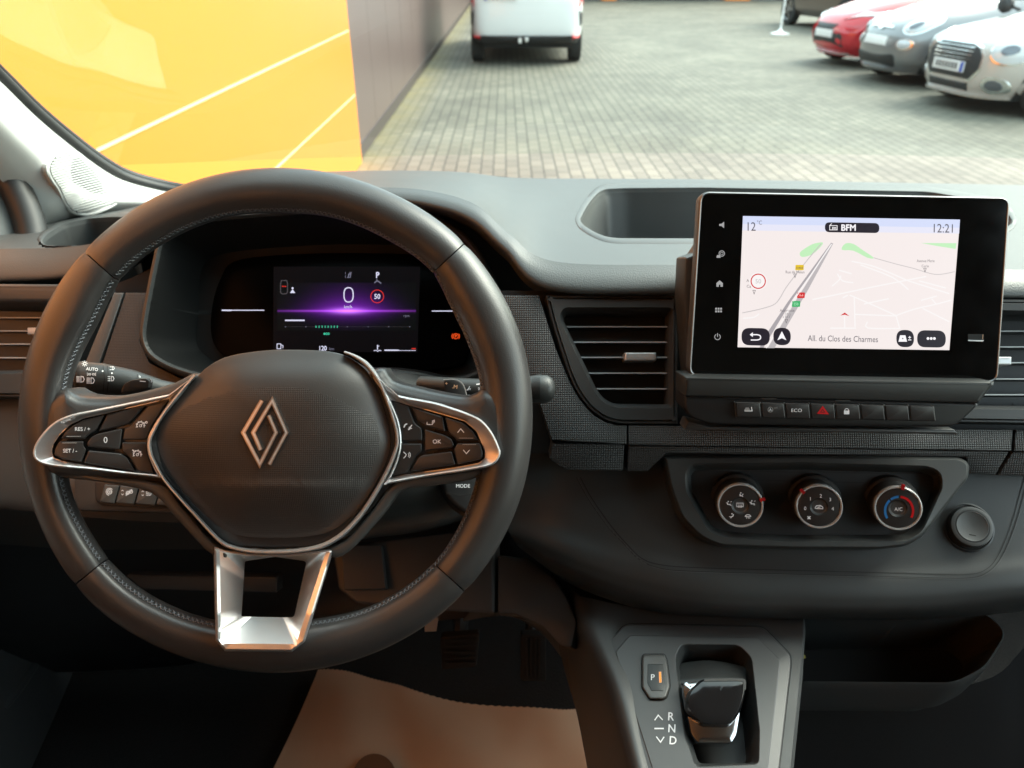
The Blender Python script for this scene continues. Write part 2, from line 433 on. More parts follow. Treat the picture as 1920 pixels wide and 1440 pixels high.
# grey lower rails of the spokes, running down the hub into the lower spoke
for poly in ([(90, 868), (180, 892), (300, 906), (340, 950), (400, 1018), (425, 1032), (420, 1048), (385, 1030), (330, 970), (285, 925), (200, 905), (110, 893)],
             [(935, 868), (850, 888), (745, 903), (700, 955), (650, 1012), (610, 1032), (632, 1046), (668, 1022), (722, 962), (752, 922), (800, 912), (885, 899)]):
    b = B(); prism(b, smooth(cw(poly), 3), PW, -.02, .005, M_PLG, bev=.003, seg=3); b.out('spoke_rail', wheel)
# hub back body
b = B(); prism(b, fillet(cw([(365, 712), (430, 668), (600, 662), (668, 690), (725, 760), (738, 850), (650, 995), (600, 1028), (430, 1028), (380, 985), (295, 870), (300, 780)]), 30), PW, -.05, .004, M_PLB, bev=.003)
b.out('hub_housing', wheel)
# hub chrome line
hubL = c3((1200, 236), (1100, 350), (990, 490), (925, 600), (885, 690), (890, 770), (925, 850), (985, 955), (1080, 1070), (1200, 1200), (1370, 1380))
hub = hubL + [(440, 1028), (477, 1034), (515, 1035), (560, 1033), (603, 1024), (640, 1003), (675, 967), (705, 922), (727, 882), (743, 842), (745, 818), (739, 790), (726, 751), (711, 716), (689, 686), (668, 670), (645, 660)]
hs = smooth(hub, 5, False)
def ribbon(b, pts, wpx, sf, prof, mat):
    """a strip with a raised cross section: prof = [(offset -1..1, height)]"""
    rows = [[] for _ in prof]; n = len(pts)
    for i in range(n):
        a = pts[max(0, i - 1)]; c = pts[min(n - 1, i + 1)]; t = V((c[0] - a[0], c[1] - a[1])).normalized()
        ww = wpx[i] if isinstance(wpx, list) else wpx
        for k, (o, h) in enumerate(prof): rows[k].append(sf.at(pts[i][0] - t.y * o * ww / 2, pts[i][1] + t.x * o * ww / 2, h))
    grid(b, rows, mat)
def wtab(n, tab):
    out = []
    for i in range(n):
        u = i / (n - 1)
        for (u0, w0), (u1, w1) in zip(tab, tab[1:]):
            if u0 <= u <= u1: out.append(w0 + (w1 - w0) * (u - u0) / (u1 - u0)); break
    return out
b = B(); ribbon(b, hs, wtab(len(hs), [(0, 7), (.15, 7), (.3, 6), (.38, 9), (.55, 11), (.68, 10), (.8, 9), (.93, 10), (1, 4)]), PW, [(-1, -.002), (-.8, .007), (-.2, .0105), (.3, .0105), (.8, .006), (1, -.002)], M_SAT)
b.out('hub_trim', wheel)
# ---- control pads
def pad(outer, recess, crest_c, buttons, nm):
    b = B(); outer = cw(outer); recess = cw(recess); c = crest_c
    o2 = inset(outer, 3.2); o3 = inset(outer, 5.5)
    bands(b, [(outer, -.012), (inset(outer, .6), .0065), (o2, .0085), (o3, .008)], c, PWP, M_SAT, N=240)
    bands(b, [(o3, .008), (inset(recess, -2), .0035), (inset(recess, -.5), .0035)], c, PWP, M_DCH, N=240)
    bands(b, [(inset(recess, -.5), .0035), (recess, .001)], c, PWP, M_DEEP, N=240); dome(b, recess, c, PWP, lambda x, y, s: .001, M_DEEP, 10)
    p = b.out('control_pad', wheel)
    for poly, marks in buttons:
        b = B(); prism(b, fillet(inset(cw(poly), 1.1), 3.2, 3), PWP, .0005, .0058, M_BTN, bev=.0011, seg=3)
        if marks: marks(b)
        b.out('control_button', p)
HI = .00595
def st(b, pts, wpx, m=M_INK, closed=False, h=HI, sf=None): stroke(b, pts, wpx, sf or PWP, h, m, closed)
def speedo(cx, cy, arrow):
    def f(b):
        ringp(b, cx, cy, 6.4, 7.8, PWP, HI, M_INK, 150, 390, 30)
        for a in range(160, 400, 40):
            t = math.radians(a); st(b, [(cx + 5.2 * math.cos(t), cy + 5.2 * math.sin(t)), (cx + 9.3 * math.cos(t), cy + 9.3 * math.sin(t))], 1.1)
        ringp(b, cx, cy + .5, 1.6, 2.7, PWP, HI, M_INK, 0, 360, 14); st(b, [(cx + 1, cy), (cx + 4, cy - 4)], 1.3)
        if arrow == 1: st(b, [(cx + 7, cy - 4), (cx + 11, cy - 7)], 1.2); ringp(b, cx + 11, cy - 6, 1.3, 2.4, PWP, HI, M_INK, 0, 360, 12)
        else: st(b, [(cx - 9, cy - 9), (cx - 6, cy - 5)], 1.8)
    return f
P = lambda c, s, h, **k: (lambda b: text(b, s, *c3(c)[0], h, PWP, HI, M_INK, **k))
Ltxt = lambda c, s, h, line, **k: (lambda b: (text(b, s, *c3(c)[0], h, PWP, HI, M_INK, **k), st(b, c3(*line), 1.2, M_INKD)))
Lout = smooth(c3((82, 795), (88, 725), (150, 630), (235, 553), (345, 505), (470, 478), (600, 452), (900, 390), (1060, 352), (1130, 290), (1180, 262), (1100, 380), (985, 520), (925, 610), (893, 690), (900, 780), (940, 880), (975, 945), (900, 940), (700, 920), (500, 895), (330, 880), (200, 865), (120, 840)), 3)
Lrec = fillet(c3((213, 765), (222, 715), (262, 655), (340, 578), (430, 535), (590, 500), (1030, 398), (905, 600), (870, 690), (885, 790), (940, 932), (795, 912), (300, 832), (225, 805)), 4, 3)
Lbt = [(c3((268, 676), (300, 628), (350, 583), (425, 543), (583, 505), (520, 622), (470, 650), (440, 682)), Ltxt((423, 607), 'RES / +', 6.8, ((312, 658), (412, 658)), bold=.1)),
       (c3((592, 503), (868, 440), (745, 578), (527, 630)), None),
       (c3((880, 437), (1020, 405), (900, 600), (867, 688), (695, 688), (712, 600), (757, 580)), speedo(*c3((825, 583))[0], 1)),
       (c3((450, 703), (480, 660), (530, 635), (705, 597), (685, 755), (460, 735)), P((583, 682), '0', 11)),
       (c3((262, 688), (440, 688), (432, 720), (455, 748), (420, 840), (285, 818), (225, 790), (230, 745)), Ltxt((337, 757), 'SET / -', 6.8, ((283, 703), (383, 703)), bold=.15)),
       (c3((462, 750), (690, 772), (732, 800), (795, 905), (425, 845)), None),
       (c3((692, 694), (868, 694), (880, 780), (930, 925), (805, 905), (740, 800), (692, 762)), speedo(*c3((803, 783))[0], 0))]
pad(Lout, Lrec, (215, 822), Lbt, 'left')
Rout = smooth(c4((530, 225), (600, 325), (700, 380), (950, 428), (1080, 466), (1200, 508), (1300, 558), (1372, 640), (1420, 735), (1436, 800), (1400, 865), (1330, 897), (1180, 925), (1000, 952), (800, 985), (640, 1015), (598, 1020), (650, 930), (690, 830), (710, 720), (695, 590), (650, 470), (600, 370)), 3)
Rrec = fillet(c4((655, 418), (780, 455), (1030, 525), (1180, 570), (1262, 640), (1322, 780), (1322, 830), (1280, 862), (1125, 892), (770, 942), (640, 970), (700, 830), (718, 720), (702, 590)), 4, 3)
def phone(b):
    x, y = c4((775, 605))[0]
    st(b, smooth([(x - 7, y + 2), (x - 5, y - 3), (x - 1, y - 5)], 4, False), 2.2); st(b, [(x + 1, y + 6), (x + 5, y + 3)], 2.6); st(b, [(x + 8, y - 3), (x + 3, y + 4)], 1.6); st(b, [(x + 2, y + 1), (x + 8, y + 4)], 1.4)
def pages(b):
    x, y = c4((935, 572))[0]
    for k in range(3): st(b, [(x - 6 + k * 2, y - 3 - k * 2), (x + 4 + k * 2, y - 3 - k * 2), (x + 4 + k * 2, y + 5 - k * 2)] + ([(x - 6, y + 5)] if k == 0 else []), 1.1, closed=(k == 0))
def arrow(c, up, l0, l1):
    x, y = c4(c)[0]; s = -1 if up else 1
    return lambda b: (st(b, [(x - 6, y - 3.5 * s), (x, y + 3.5 * s), (x + 6, y - 3.5 * s)], 1.3), st(b, c4(l0, l1), 1.2, M_INKD))
def voice(b):
    x, y = c4((768, 808))[0]
    st(b, [(x - 6, y - 6), (x - 1, y - 1), (x - 2, y + 2), (x - 6, y + 6)], 1.5)
    ringp(b, x, y, 3.5, 4.7, PWP, HI, M_INK, -50, 50, 10); ringp(b, x, y, 6.2, 7.4, PWP, HI, M_INK, -50, 50, 10)
Rbt = [(c4((668, 425), (780, 457), (830, 580), (880, 617), (883, 712), (720, 715), (705, 600)), phone),
       (c4((800, 465), (1025, 530), (1048, 648), (890, 603), (845, 570)), pages),
       (c4((1035, 532), (1170, 575), (1240, 635), (1283, 708), (1122, 712), (1110, 690), (1060, 650)), arrow((1152, 635), 1, (1140, 688), (1240, 688))),
       (c4((892, 620), (1040, 662), (1090, 692), (1110, 740), (1090, 762), (890, 785)), lambda b: text(b, 'OK', *c4((982, 712))[0], 7.5, PWP, HI, M_INK)),
       (c4((1127, 720), (1290, 720), (1312, 790), (1305, 840), (1125, 880), (1097, 770)), arrow((1192, 785), 0, (1165, 733), (1262, 733))),
       (c4((720, 722), (880, 722), (880, 785), (840, 815), (775, 935), (650, 960), (697, 850)), voice),
       (c4((785, 930), (850, 822), (880, 803), (1090, 778), (1120, 880)), None)]
pad(Rout, Rrec, (830, 822), Rbt, 'right')
# ---- airbag cover
M_AIR = weave('airbag_cover_dots', (.040, .037, .036), (.030, .028, .027), .0013, .44, .3, ((1, 0, 0), UP))
M_AIRS = mat('airbag_cover_smooth', (.044, .041, .040), .40, bump=('voronoi', 1300, .10, .0003), var=(30, .05))
AP = smooth(cw([(368, 708), (395, 684), (433, 667), (500, 657), (560, 656), (615, 659), (653, 670), (687, 697), (708, 735), (724, 785), (732, 825), (724, 865), (702, 910), (670, 960), (638, 996), (608, 1013), (560, 1021), (515, 1022), (470, 1021), (430, 1011), (396, 984), (350, 930), (312, 880), (296, 845), (294, 812), (308, 780), (338, 742)]), 4)
def ah(x, y, s):
    h = .004 + .021 * (1 - (1 - min(1, s * 1.0)) ** 3.2)
    if y > 905: h += .0012 - .006 * ((y - 905) / 115) ** 1.5
    return h
AC = (512, 800)
class AirS(Surf):
    def s(s, x, y):
        q = polar(AP, AC, [math.atan2(y - AC[1], x - AC[0])])[0]; R = math.hypot(q[0] - AC[0], q[1] - AC[1])
        return 1 - min(1, math.hypot(x - AC[0], y - AC[1]) / R)
    def at(s, x, y, h=0): return PW.at(x, y, ah(x, y, s.s(x, y)) + h)
AS = AirS(None); b = B()
R = []; NR = 34
for k in range(NR + 1):
    s = (k / NR) ** 1.25; pts = [(AC[0] + (x - AC[0]) * (1 - s), AC[1] + (y - AC[1]) * (1 - s)) for x, y in AP]
    R.append([PW.at(x, y, ah(x, y, s)) for x, y in pts])
R.insert(0, [PW.at(x, y, -.004) for x, y in AP]); n = len(AP); vs = [p for r in R for p in r]; fa = []; fb = []
for i in range(len(R) - 1):
    s = 1 - ((i) / NR) ** 1.25
    for j in range(n):
        y = AC[1] + (AP[j][1] - AC[1]) * s; x = AC[0] + (AP[j][0] - AC[0]) * s
        (fb if (y < 728 + 10 * ((x - 515) / 200) ** 2 * 6 or s > .90) else fa).append((i * n + j, i * n + (j + 1) % n, (i + 1) * n + (j + 1) % n, (i + 1) * n + j))
b.add(vs, fa, M_AIR); b.mats.append(M_AIRS)
b.f += [list(f) for f in fb]; b.m += [1] * len(fb)
bag = b.out('airbag_cover', wheel, ang=50)
b = B()                                         # interlaced double diamond badge
M_BDG = mat('badge_metal', (.50, .44, .40), .3, metal=.9)
for pts in ([(1665, 410), (1535, 632), (1650, 852), (1762, 632), (1712, 512)], [(1716, 852), (1834, 632), (1736, 410), (1604, 632), (1656, 752)]):
    pp = c3(*pts); stroke(b, pp, 7.6, AS, .0016, M_BDG, th=.0018)
    stroke(b, pp, 3.2, AS, .0019, M_SAT, th=.0003)
b.out('diamond_badge', bag)
b = B(); text(b, 'AIRBAG', 506, 978, 7, AS, .0002, M_BTN); stroke(b, smooth([(492, 966), (500, 970), (508, 966)], 3, False), 1.5, AS, .0003, M_BTN); b.out('airbag_mark', bag)
# ---- lower spoke bezel
o5 = fillet(cw(c5((108, 228), (128, 1140), (215, 1238), (860, 1246), (985, 1150), (1262, 255), (1150, 262), (850, 300), (480, 300), (220, 262))), [2, 14, 14, 14, 20, 4, 2, 2, 2, 2], 5)
i5 = fillet(cw(c5((408, 372), (374, 905), (880, 915), (1003, 372), (700, 330))), [3, 7, 7, 3, 3], 4)
cr5 = fillet(cw(c5((165, 262), (178, 1165), (900, 1172), (1195, 268), (850, 312), (480, 312))), [2, 8, 8, 3, 2, 2], 4)
cc = c5((680, 720))[0]; b = B()
M_BEZ = mat('satin_bezel', (.88, .88, .88), .40, metal=1, var=(60, .05))
bands(b, [(inset(o5, -1), -.02), (o5, .004), (inset(o5, 1.5), .0075), (inset(o5, 4.5), .0085)], cc, PWB, M_DCH, N=240)
bands(b, [(inset(o5, 4.5), .0085), (cr5, .0075)], cc, PWB, M_BEZ, N=240)
bands(b, [(cr5, .0075), (i5, -.014)], cc, PWB, M_BEZ, N=240)
bands(b, [(i5, -.014), (i5, -.028)], cc, PWB, M_DEEP, N=240)
b.out('lower_spoke_bezel', wheel, ang=25)
# column behind the hub
b = B(); ax = (W(515, 850, .60) - W(515, 850, .56))
colp = [W(515, 845, d) for d in (.575, .60, .68, .80)]
tube(b, colp, [.03, .05, .055, .06], M_PLB, n=28); b.out('column_core', wheel)

# ================================================================== STALKS, PADDLE, REMOTE POD
def cylsurf(p0, p1, tab):
    """surface of a horizontal tapered stalk; tab = (x, centre y, radius px, d)"""
    def fn(px, py):
        for (x0, y0, r0, d0), (x1, y1, r1, d1) in zip(tab, tab[1:]):
            if x0 <= px <= x1 or (px < x0 and (x0, y0) == tab[0][:2]) or (px > x1 and (x1, y1) == tab[-1][:2]):
                t = (px - x0) / (x1 - x0); yc, r, d = y0 + (y1 - y0) * t, r0 + (r1 - r0) * t, d0 + (d1 - d0) * t
                k = max(0, 1 - ((py - yc) / r) ** 2) ** .5
                return d - k * r / FP * d
        return tab[0][3]
    return Surf(fn)
LT = [(136, 709, 29, .602), (143, 709, 32, .602), (192, 713, 32, .603), (207, 715, 30, .604), (245, 722, 29, .606), (300, 733, 21, .612), (352, 741, 18, .62)]
t = thing('headlight_stalk', W(250, 740, .62), 'black light switch stalk printed AUTO, left of the steering hub', 'control stalk', 'control stalks behind the wheel')
b = B()
def stalk(b, tab, m):
    pts, rr = [], []
    for x, y, r, d in tab: pts.append(W(x, y, d)); rr.append(r / FP * d)
    tube(b, pts, rr, m, n=32)
stalk(b, LT, M_PL); b.out('lever', t)
LS = cylsurf(0, 0, LT); b = B(); H = .0003
for xx in (193, 201): stroke(b, [(xx + 3 - abs(y - 710) * .12, y) for y in range(686, 738, 4)], 1.4, LS, H, M_DEEP)
for k in range(7): stroke(b, [(139 + k * 1.6, y) for y in range(686, 734, 4)], .7, LS, H, M_DEEP)
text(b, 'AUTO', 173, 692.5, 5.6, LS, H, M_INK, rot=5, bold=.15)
ringp(b, 159, 682.5, 2, 3.2, LS, H, M_INK, 0, 360, 14)
for a in range(0, 360, 45): stroke(b, [(159 + 4 * math.cos(math.radians(a)), 682.5 + 4 * math.sin(math.radians(a))), (159 + 5.6 * math.cos(math.radians(a)), 682.5 + 5.6 * math.sin(math.radians(a)))], .9, LS, H, M_INK)
def lamp(b, x, y, sf, s=1.0, lines=4, slash=False, h=H, m=M_INK, wd=1.5):
    pts = [(x + s * 1, y - s * 5), (x + s * 5, y - s * 4.2), (x + s * 7, y), (x + s * 5, y + s * 4.2), (x + s * 1, y + s * 5)]
    stroke(b, pts, wd * s, sf, h, m, closed=True)
    for k in range(lines): stroke(b, [(x - s * 7, y - s * 4.4 + k * s * 8.8 / (lines - 1)), (x - s * 1, y - s * 4.4 + k * s * 8.8 / (lines - 1))], 1.3 * s, sf, h, m)
    if slash: stroke(b, [(x - s * 4.5, y - 6 * s), (x - s * 3.5, y + 6 * s)], 1.1 * s, sf, h, m)
lamp(b, 151, 711, LS, 1.05, 5); lamp(b, 170, 713.5, LS, 1.05, 5); lamp(b, 208, 710, LS, .85, 3, True)
for sx in (-1, 1):
    ringp(b, 172 + sx * 3, 702, 1.2, 2.1, LS, H, M_INK, 0, 360, 10)
    for q in (-1, 0, 1): stroke(b, [(172 + sx * 5.5, 702 + q * 1.2), (172 + sx * 8.5, 702 + q * 2.6)], .8, LS, H, M_INK)
flat(b, circ(192.5, 696, 1.6, 12), LS, H, M_INK); flat(b, circ(210, 700, 1.6, 12), LS, H, M_INK)
lamp(b, 210, 691, LS, .6, 2)
stroke(b, [(258, 697), (257.5, 704), (257.5, 710)], 1.2, LS, H, M_DEEP)
b.out('printed_symbols', t)
b = B(); prism(b, fillet(cw([(225, 737), (232, 720), (245, 713), (272, 709), (280, 713), (278, 728), (250, 742)]), 4), Pl(W(250, 725, .588), ROT @ V((0, 0, 1))), -.006, 0, M_PLB, bev=.001)
b.out('thumb_paddle', t)
b = B(); PT = Pl(W(250, 725, .588), ROT @ V((0, 0, 1))); stroke(b, [(262, 714.5), (273, 715.5)], 1.6, PT, .0002, M_INK); ringp(b, 279, 714, 2.5, 3.8, PT, -.002, M_INK, -90, 60, 12); text(b, 'ls', 262, 706, 4.5, LS, H, M_INK); b.out('paddle_mark', t)
# right stalk
RT = [(790, 722, 17, .63), (850, 727, 19, .615), (870, 731, 22, .612), (930, 735, 24, .61), (985, 731, 25, .606), (1012, 729, 27, .604), (1026, 729, 26, .604), (1036, 729, 20, .604), (1041, 729, 8, .604)]
t = thing('wiper_stalk', W(900, 750, .62), 'dark grey wiper stalk with a rounded knob tip sticking out right of the wheel rim', 'control stalk', 'control stalks behind the wheel')
b = B(); stalk(b, RT, M_PL); b.out('lever', t)
RS = cylsurf(0, 0, RT); b = B()
for k in range(9): stroke(b, [(998 + k * 1.7, y) for y in range(708, 750, 4)], .7, RS, H, M_DEEP)
b.out('knurled_ring', t); b = B()
text(b, 'AUTO', 896, 740, 5, RS, H, M_INK, rot=-8, bold=.12); text(b, '0', 898, 729, 5, RS, H, M_INK)
stroke(b, [(872, 740), (876, 730), (882, 729), (880, 741)], 1.1, RS, H, M_INK, closed=True); stroke(b, [(877, 732), (881, 724)], 1.3, RS, H, M_INK); stroke(b, [(893, 721), (902, 720)], 2, RS, H, M_INK)
b.out('printed_symbols', t)
# shift paddle
t = thing('shift_paddle', W(848, 745, .6), 'black shift paddle marked + and M, just above the right spoke', 'shift paddle')
PP = Pl(W(848, 725, .59), ROT @ V((0.1, .1, 1))); b = B()
prism(b, fillet(cw([(832, 712), (850, 711), (862, 715), (870, 724), (876, 745), (835, 745)]), 5), PP, -.004, 0, M_PLB, bev=.0012); pd = b.out('blade', t)
b = B(); stroke(b, smooth([(832, 711.5), (852, 711), (864, 716), (871, 726), (876, 744)], 4, False), 1.4, PP, .0003, M_SAT); b.out('bright_edge', t)
M_CPR = mat('copper_print', (.62, .36, .22), .4)
b = B(); text(b, '+', 837, 719, 6, PP, .0003, M_CPR, bold=.25); text(b, '.M', 853, 725, 7, PP, .0003, M_CPR, rot=8, bold=.2); b.out('printed_symbols', t)
# remote pod
t = thing('audio_remote', W(860, 960, .62), 'black audio remote pod printed MODE, below the right spoke of the wheel', 'remote control')
PR = Pl(W(860, 925, .60), ROT @ V((0.15, .25, 1))); b = B()
prism(b, fillet(cw([(826, 892), (905, 886), (915, 930), (903, 972), (880, 968), (850, 948), (832, 925)]), 9), PR, -.03, 0, M_PLB, bev=.004, seg=4); b.out('pod_body', t)
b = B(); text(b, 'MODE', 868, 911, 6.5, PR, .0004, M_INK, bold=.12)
stroke(b, [(836, 924), (862, 930), (895, 926)], 1.2, PR, .0003, M_DEEP); b.out('printed_word', t)
# column shroud
t = thing('column_shroud', W(700, 1000, .66), 'dark grey plastic shroud round the steering column, behind the hub', 'column cover')
def cpatch(name, parent, rows, mt, nu=6, nv=5, cuts=(), ang=40):
    b = B(); patch(b, rows, nu, nv, mt, cuts); return b.out(name, parent, ang=ang)
cpatch('upper_cover', t, [[(700, 690, .74), (760, 696, .73), (830, 716, .72), (880, 735, .72)], [(690, 712, .65), (740, 712, .64), (800, 728, .64), (850, 745, .65)], [(680, 760, .64), (740, 770, .63), (800, 780, .63), (850, 790, .64)]], M_PL)
cpatch('lower_cover', t, [[(620, 890, .60), (720, 890, .60), (800, 890, .61), (880, 885, .63), (905, 870, .66)], [(610, 950, .60), (720, 940, .605), (800, 935, .615), (870, 925, .63), (925, 900, .67)], [(600, 1000, .62), (700, 985, .62), (780, 975, .63), (850, 960, .645), (920, 930, .68)], [(590, 1020, .66), (690, 1000, .66), (770, 990, .66), (840, 975, .67), (915, 945, .70)], [(600, 1030, .8), (690, 1010, .8), (770, 1000, .8), (840, 985, .8), (915, 955, .8)]], M_PL)
# ================================================================== THE DASHBOARD
dash = thing('dashboard', W(960, 1150, .80), 'charcoal dashboard with open trays on top, spanning below the windscreen', 'dashboard')
cm = crop(960, 300, 5.333)
TRC = cw(fillet(cm((658, 608), (738, 450), (830, 335), (905, 280), (1130, 268), (1900, 262), (4170, 302), (4900, 430), (5050, 640), (4700, 790), (4000, 805), (1050, 797), (930, 782), (800, 726), (700, 660)), [4, 14, 14, 14, 10, 10, 20, 20, 20, 20, 20, 20, 16, 16, 12]))
cl = crop(0, 240, 3)
TRL = cw(fillet(cl((218, 645), (258, 592), (350, 535), (500, 502), (640, 492), (740, 496), (765, 540), (740, 610), (680, 665), (350, 672), (250, 668)), 5))
XS = None
A = [(-330, 420, 1.12), (-60, 405, 1.15), (120, 392, 1.20), (250, 378, 1.22), (345, 352, 1.22), (430, 335, 1.20), (520, 326, 1.16), (610, 322, 1.12), (690, 320, 1.09), (780, 320, 1.06), (870, 323, 1.05), (960, 333, 1.05), (1080, 335, 1.05), (1300, 336, 1.05), (1600, 341, 1.05), (1920, 347, 1.06), (2300, 352, 1.08)]
Bq = [(-330, 455, .99), (-60, 430, 1.02), (120, 412, 1.05), (235, 395, 1.06), (330, 372, 1.05), (420, 352, 1.0), (515, 338, .95), (605, 334, .91), (700, 332, .88), (790, 333, .87), (880, 342, .87), (965, 365, .89), (1080, 375, .92), (1300, 375, .93), (1600, 380, .93), (1920, 388, .94), (2300, 392, .97)]
Cq = [(-330, 500, .84), (-60, 470, .84), (110, 462, .83), (215, 445, .80), (300, 402, .77), (390, 372, .755), (500, 359, .745), (600, 353, .74), (690, 352, .735), (770, 355, .73), (850, 368, .72), (920, 404, .705), (985, 465, .69), (1050, 494, .682), (1280, 497, .68), (1600, 501, .68), (1920, 506, .685), (2300, 512, .70)]
Cq = Cq[:14] + Cq[14:]
# resample the crease rows onto the same 17 columns
Cq = [(-330, 500, .84), (-60, 470, .84), (110, 464, .83), (215, 447, .80), (300, 404, .77), (390, 374, .755), (500, 359, .745), (600, 353, .74), (700, 351, .735), (800, 357, .725), (890, 383, .712), (955, 438, .695), (1040, 490, .683), (1290, 497, .68), (1600, 501, .68), (1920, 506, .685), (2300, 512, .70)]
Mq = [((a[0] + c[0]) / 2, a[1] * .45 + c[1] * .55, a[2] * .42 + c[2] * .58) for a, c in zip(Bq, Cq)]
Mq = [(x, y + (0 if i < 12 else -4), d) for i, (x, y, d) in enumerate(Mq)]
Lq = [(-330, 560, .82), (-60, 528, .82), (110, 518, .81), (222, 494, .785), (312, 432, .755), (400, 398, .742), (505, 383, .732), (605, 378, .728), (705, 376, .722), (795, 384, .712), (880, 412, .70), (945, 468, .682), (1032, 540, .668), (1290, 548, .665), (1600, 551, .665), (1920, 555, .67), (2300, 560, .685)]
Uq = [(x, y + 7, d + .012) for x, y, d in Lq]; U2 = [(x + (12 if 2 < i < 8 else 0), y + 16, d + .06) for i, (x, y, d) in enumerate(Lq)]
cuts = (inset(TRC, -1.5), inset(TRL, -1.5))
b = B(); patch(b, [A, Bq, Mq, Cq], 22, 18, M_TOPS, cuts); b.out('top_pad', dash, ang=60)
b = B(); fa = smooth(A, 3, False); grid(b, [[W(*p) for p in fa], [W(*p) + V((0, .03, -.02)) for p in fa], [W(p[0], p[1], p[2]) * 1 + V((0, .03, 0)) - V((0, 0, W(*p).z - .55)) for p in fa]], M_PLB); b.out('dash_bulkhead', dash)
Cm = [((c[0] + l[0]) / 2, (c[1] + l[1]) / 2 - 1, (c[2] + l[2]) / 2 - .004) for c, l in zip(Cq, Lq)]
b = B(); patch(b, [Cq, Cm, Lq, Uq, U2], 12, 5, M_TOP); b.out('padded_lip', dash, ang=60)
# height of the pad under a pixel, for the tray rims
def padd(px, py):
    rows = [A, Bq, Mq, Cq, Lq]; cols = []
    for r in rows:
        for p, q in zip(r, r[1:]):
            if p[0] <= px <= q[0]:
                t = (px - p[0]) / (q[0] - p[0]); cols.append((p[1] + (q[1] - p[1]) * t, p[2] + (q[2] - p[2]) * t)); break
    for p, q in zip(cols, cols[1:]):
        if p[0] <= py <= q[0]: t = (py - p[0]) / (q[0] - p[0]); return p[1] + (q[1] - p[1]) * t
    return cols[0][1] if py < cols[0][0] else cols[-1][1]
_b = B(); patch(_b, [A, Bq, Mq, Cq], 22, 18, M_TOPS); _o = _b.out('pad_probe'); PAD = Hit(_o); _m = _o.data; bpy.data.objects.remove(_o); bpy.data.meshes.remove(_m)
def tray(poly, depth, nm, fit):
    poly = resample(cw(poly), 4.0); n = len(poly); pin = inset(poly, 2.6); b = B()
    def lev(pl, h): 
        P_ = [W(x, y, PAD.d(x, y)) + V((0, 0, h)) for x, y in pl]
        for _ in range(2): P_ = [(P_[i - 1] + P_[i] * 2 + P_[(i + 1) % n]) / 4 for i in range(n)]
        return P_
    out = lev(inset(poly, -9), -.002); o1 = lev(inset(poly, -7), .0006); o2 = lev(poly, .0014); i1 = lev(pin, .0002); dn = V((0, 0, -1)); ctr = sum(i1, V()) / n
    i2 = [p + dn * .006 for p in i1]; i3 = [ctr + (p - ctr) * .985 + dn * .010 for p in i1]; i4 = [ctr + (p - ctr) * .96 + dn * (depth - .008) for p in i1]; i5 = [ctr + (p - ctr) * .93 + dn * depth for p in i1]
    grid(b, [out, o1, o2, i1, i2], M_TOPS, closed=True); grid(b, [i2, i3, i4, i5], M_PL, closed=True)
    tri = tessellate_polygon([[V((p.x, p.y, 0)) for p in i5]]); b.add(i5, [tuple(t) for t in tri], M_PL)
    b.out('storage_tray', dash, ang=50)
tray(TRC, .075, 'c', 0); tray(TRL, .07, 'l', 0)

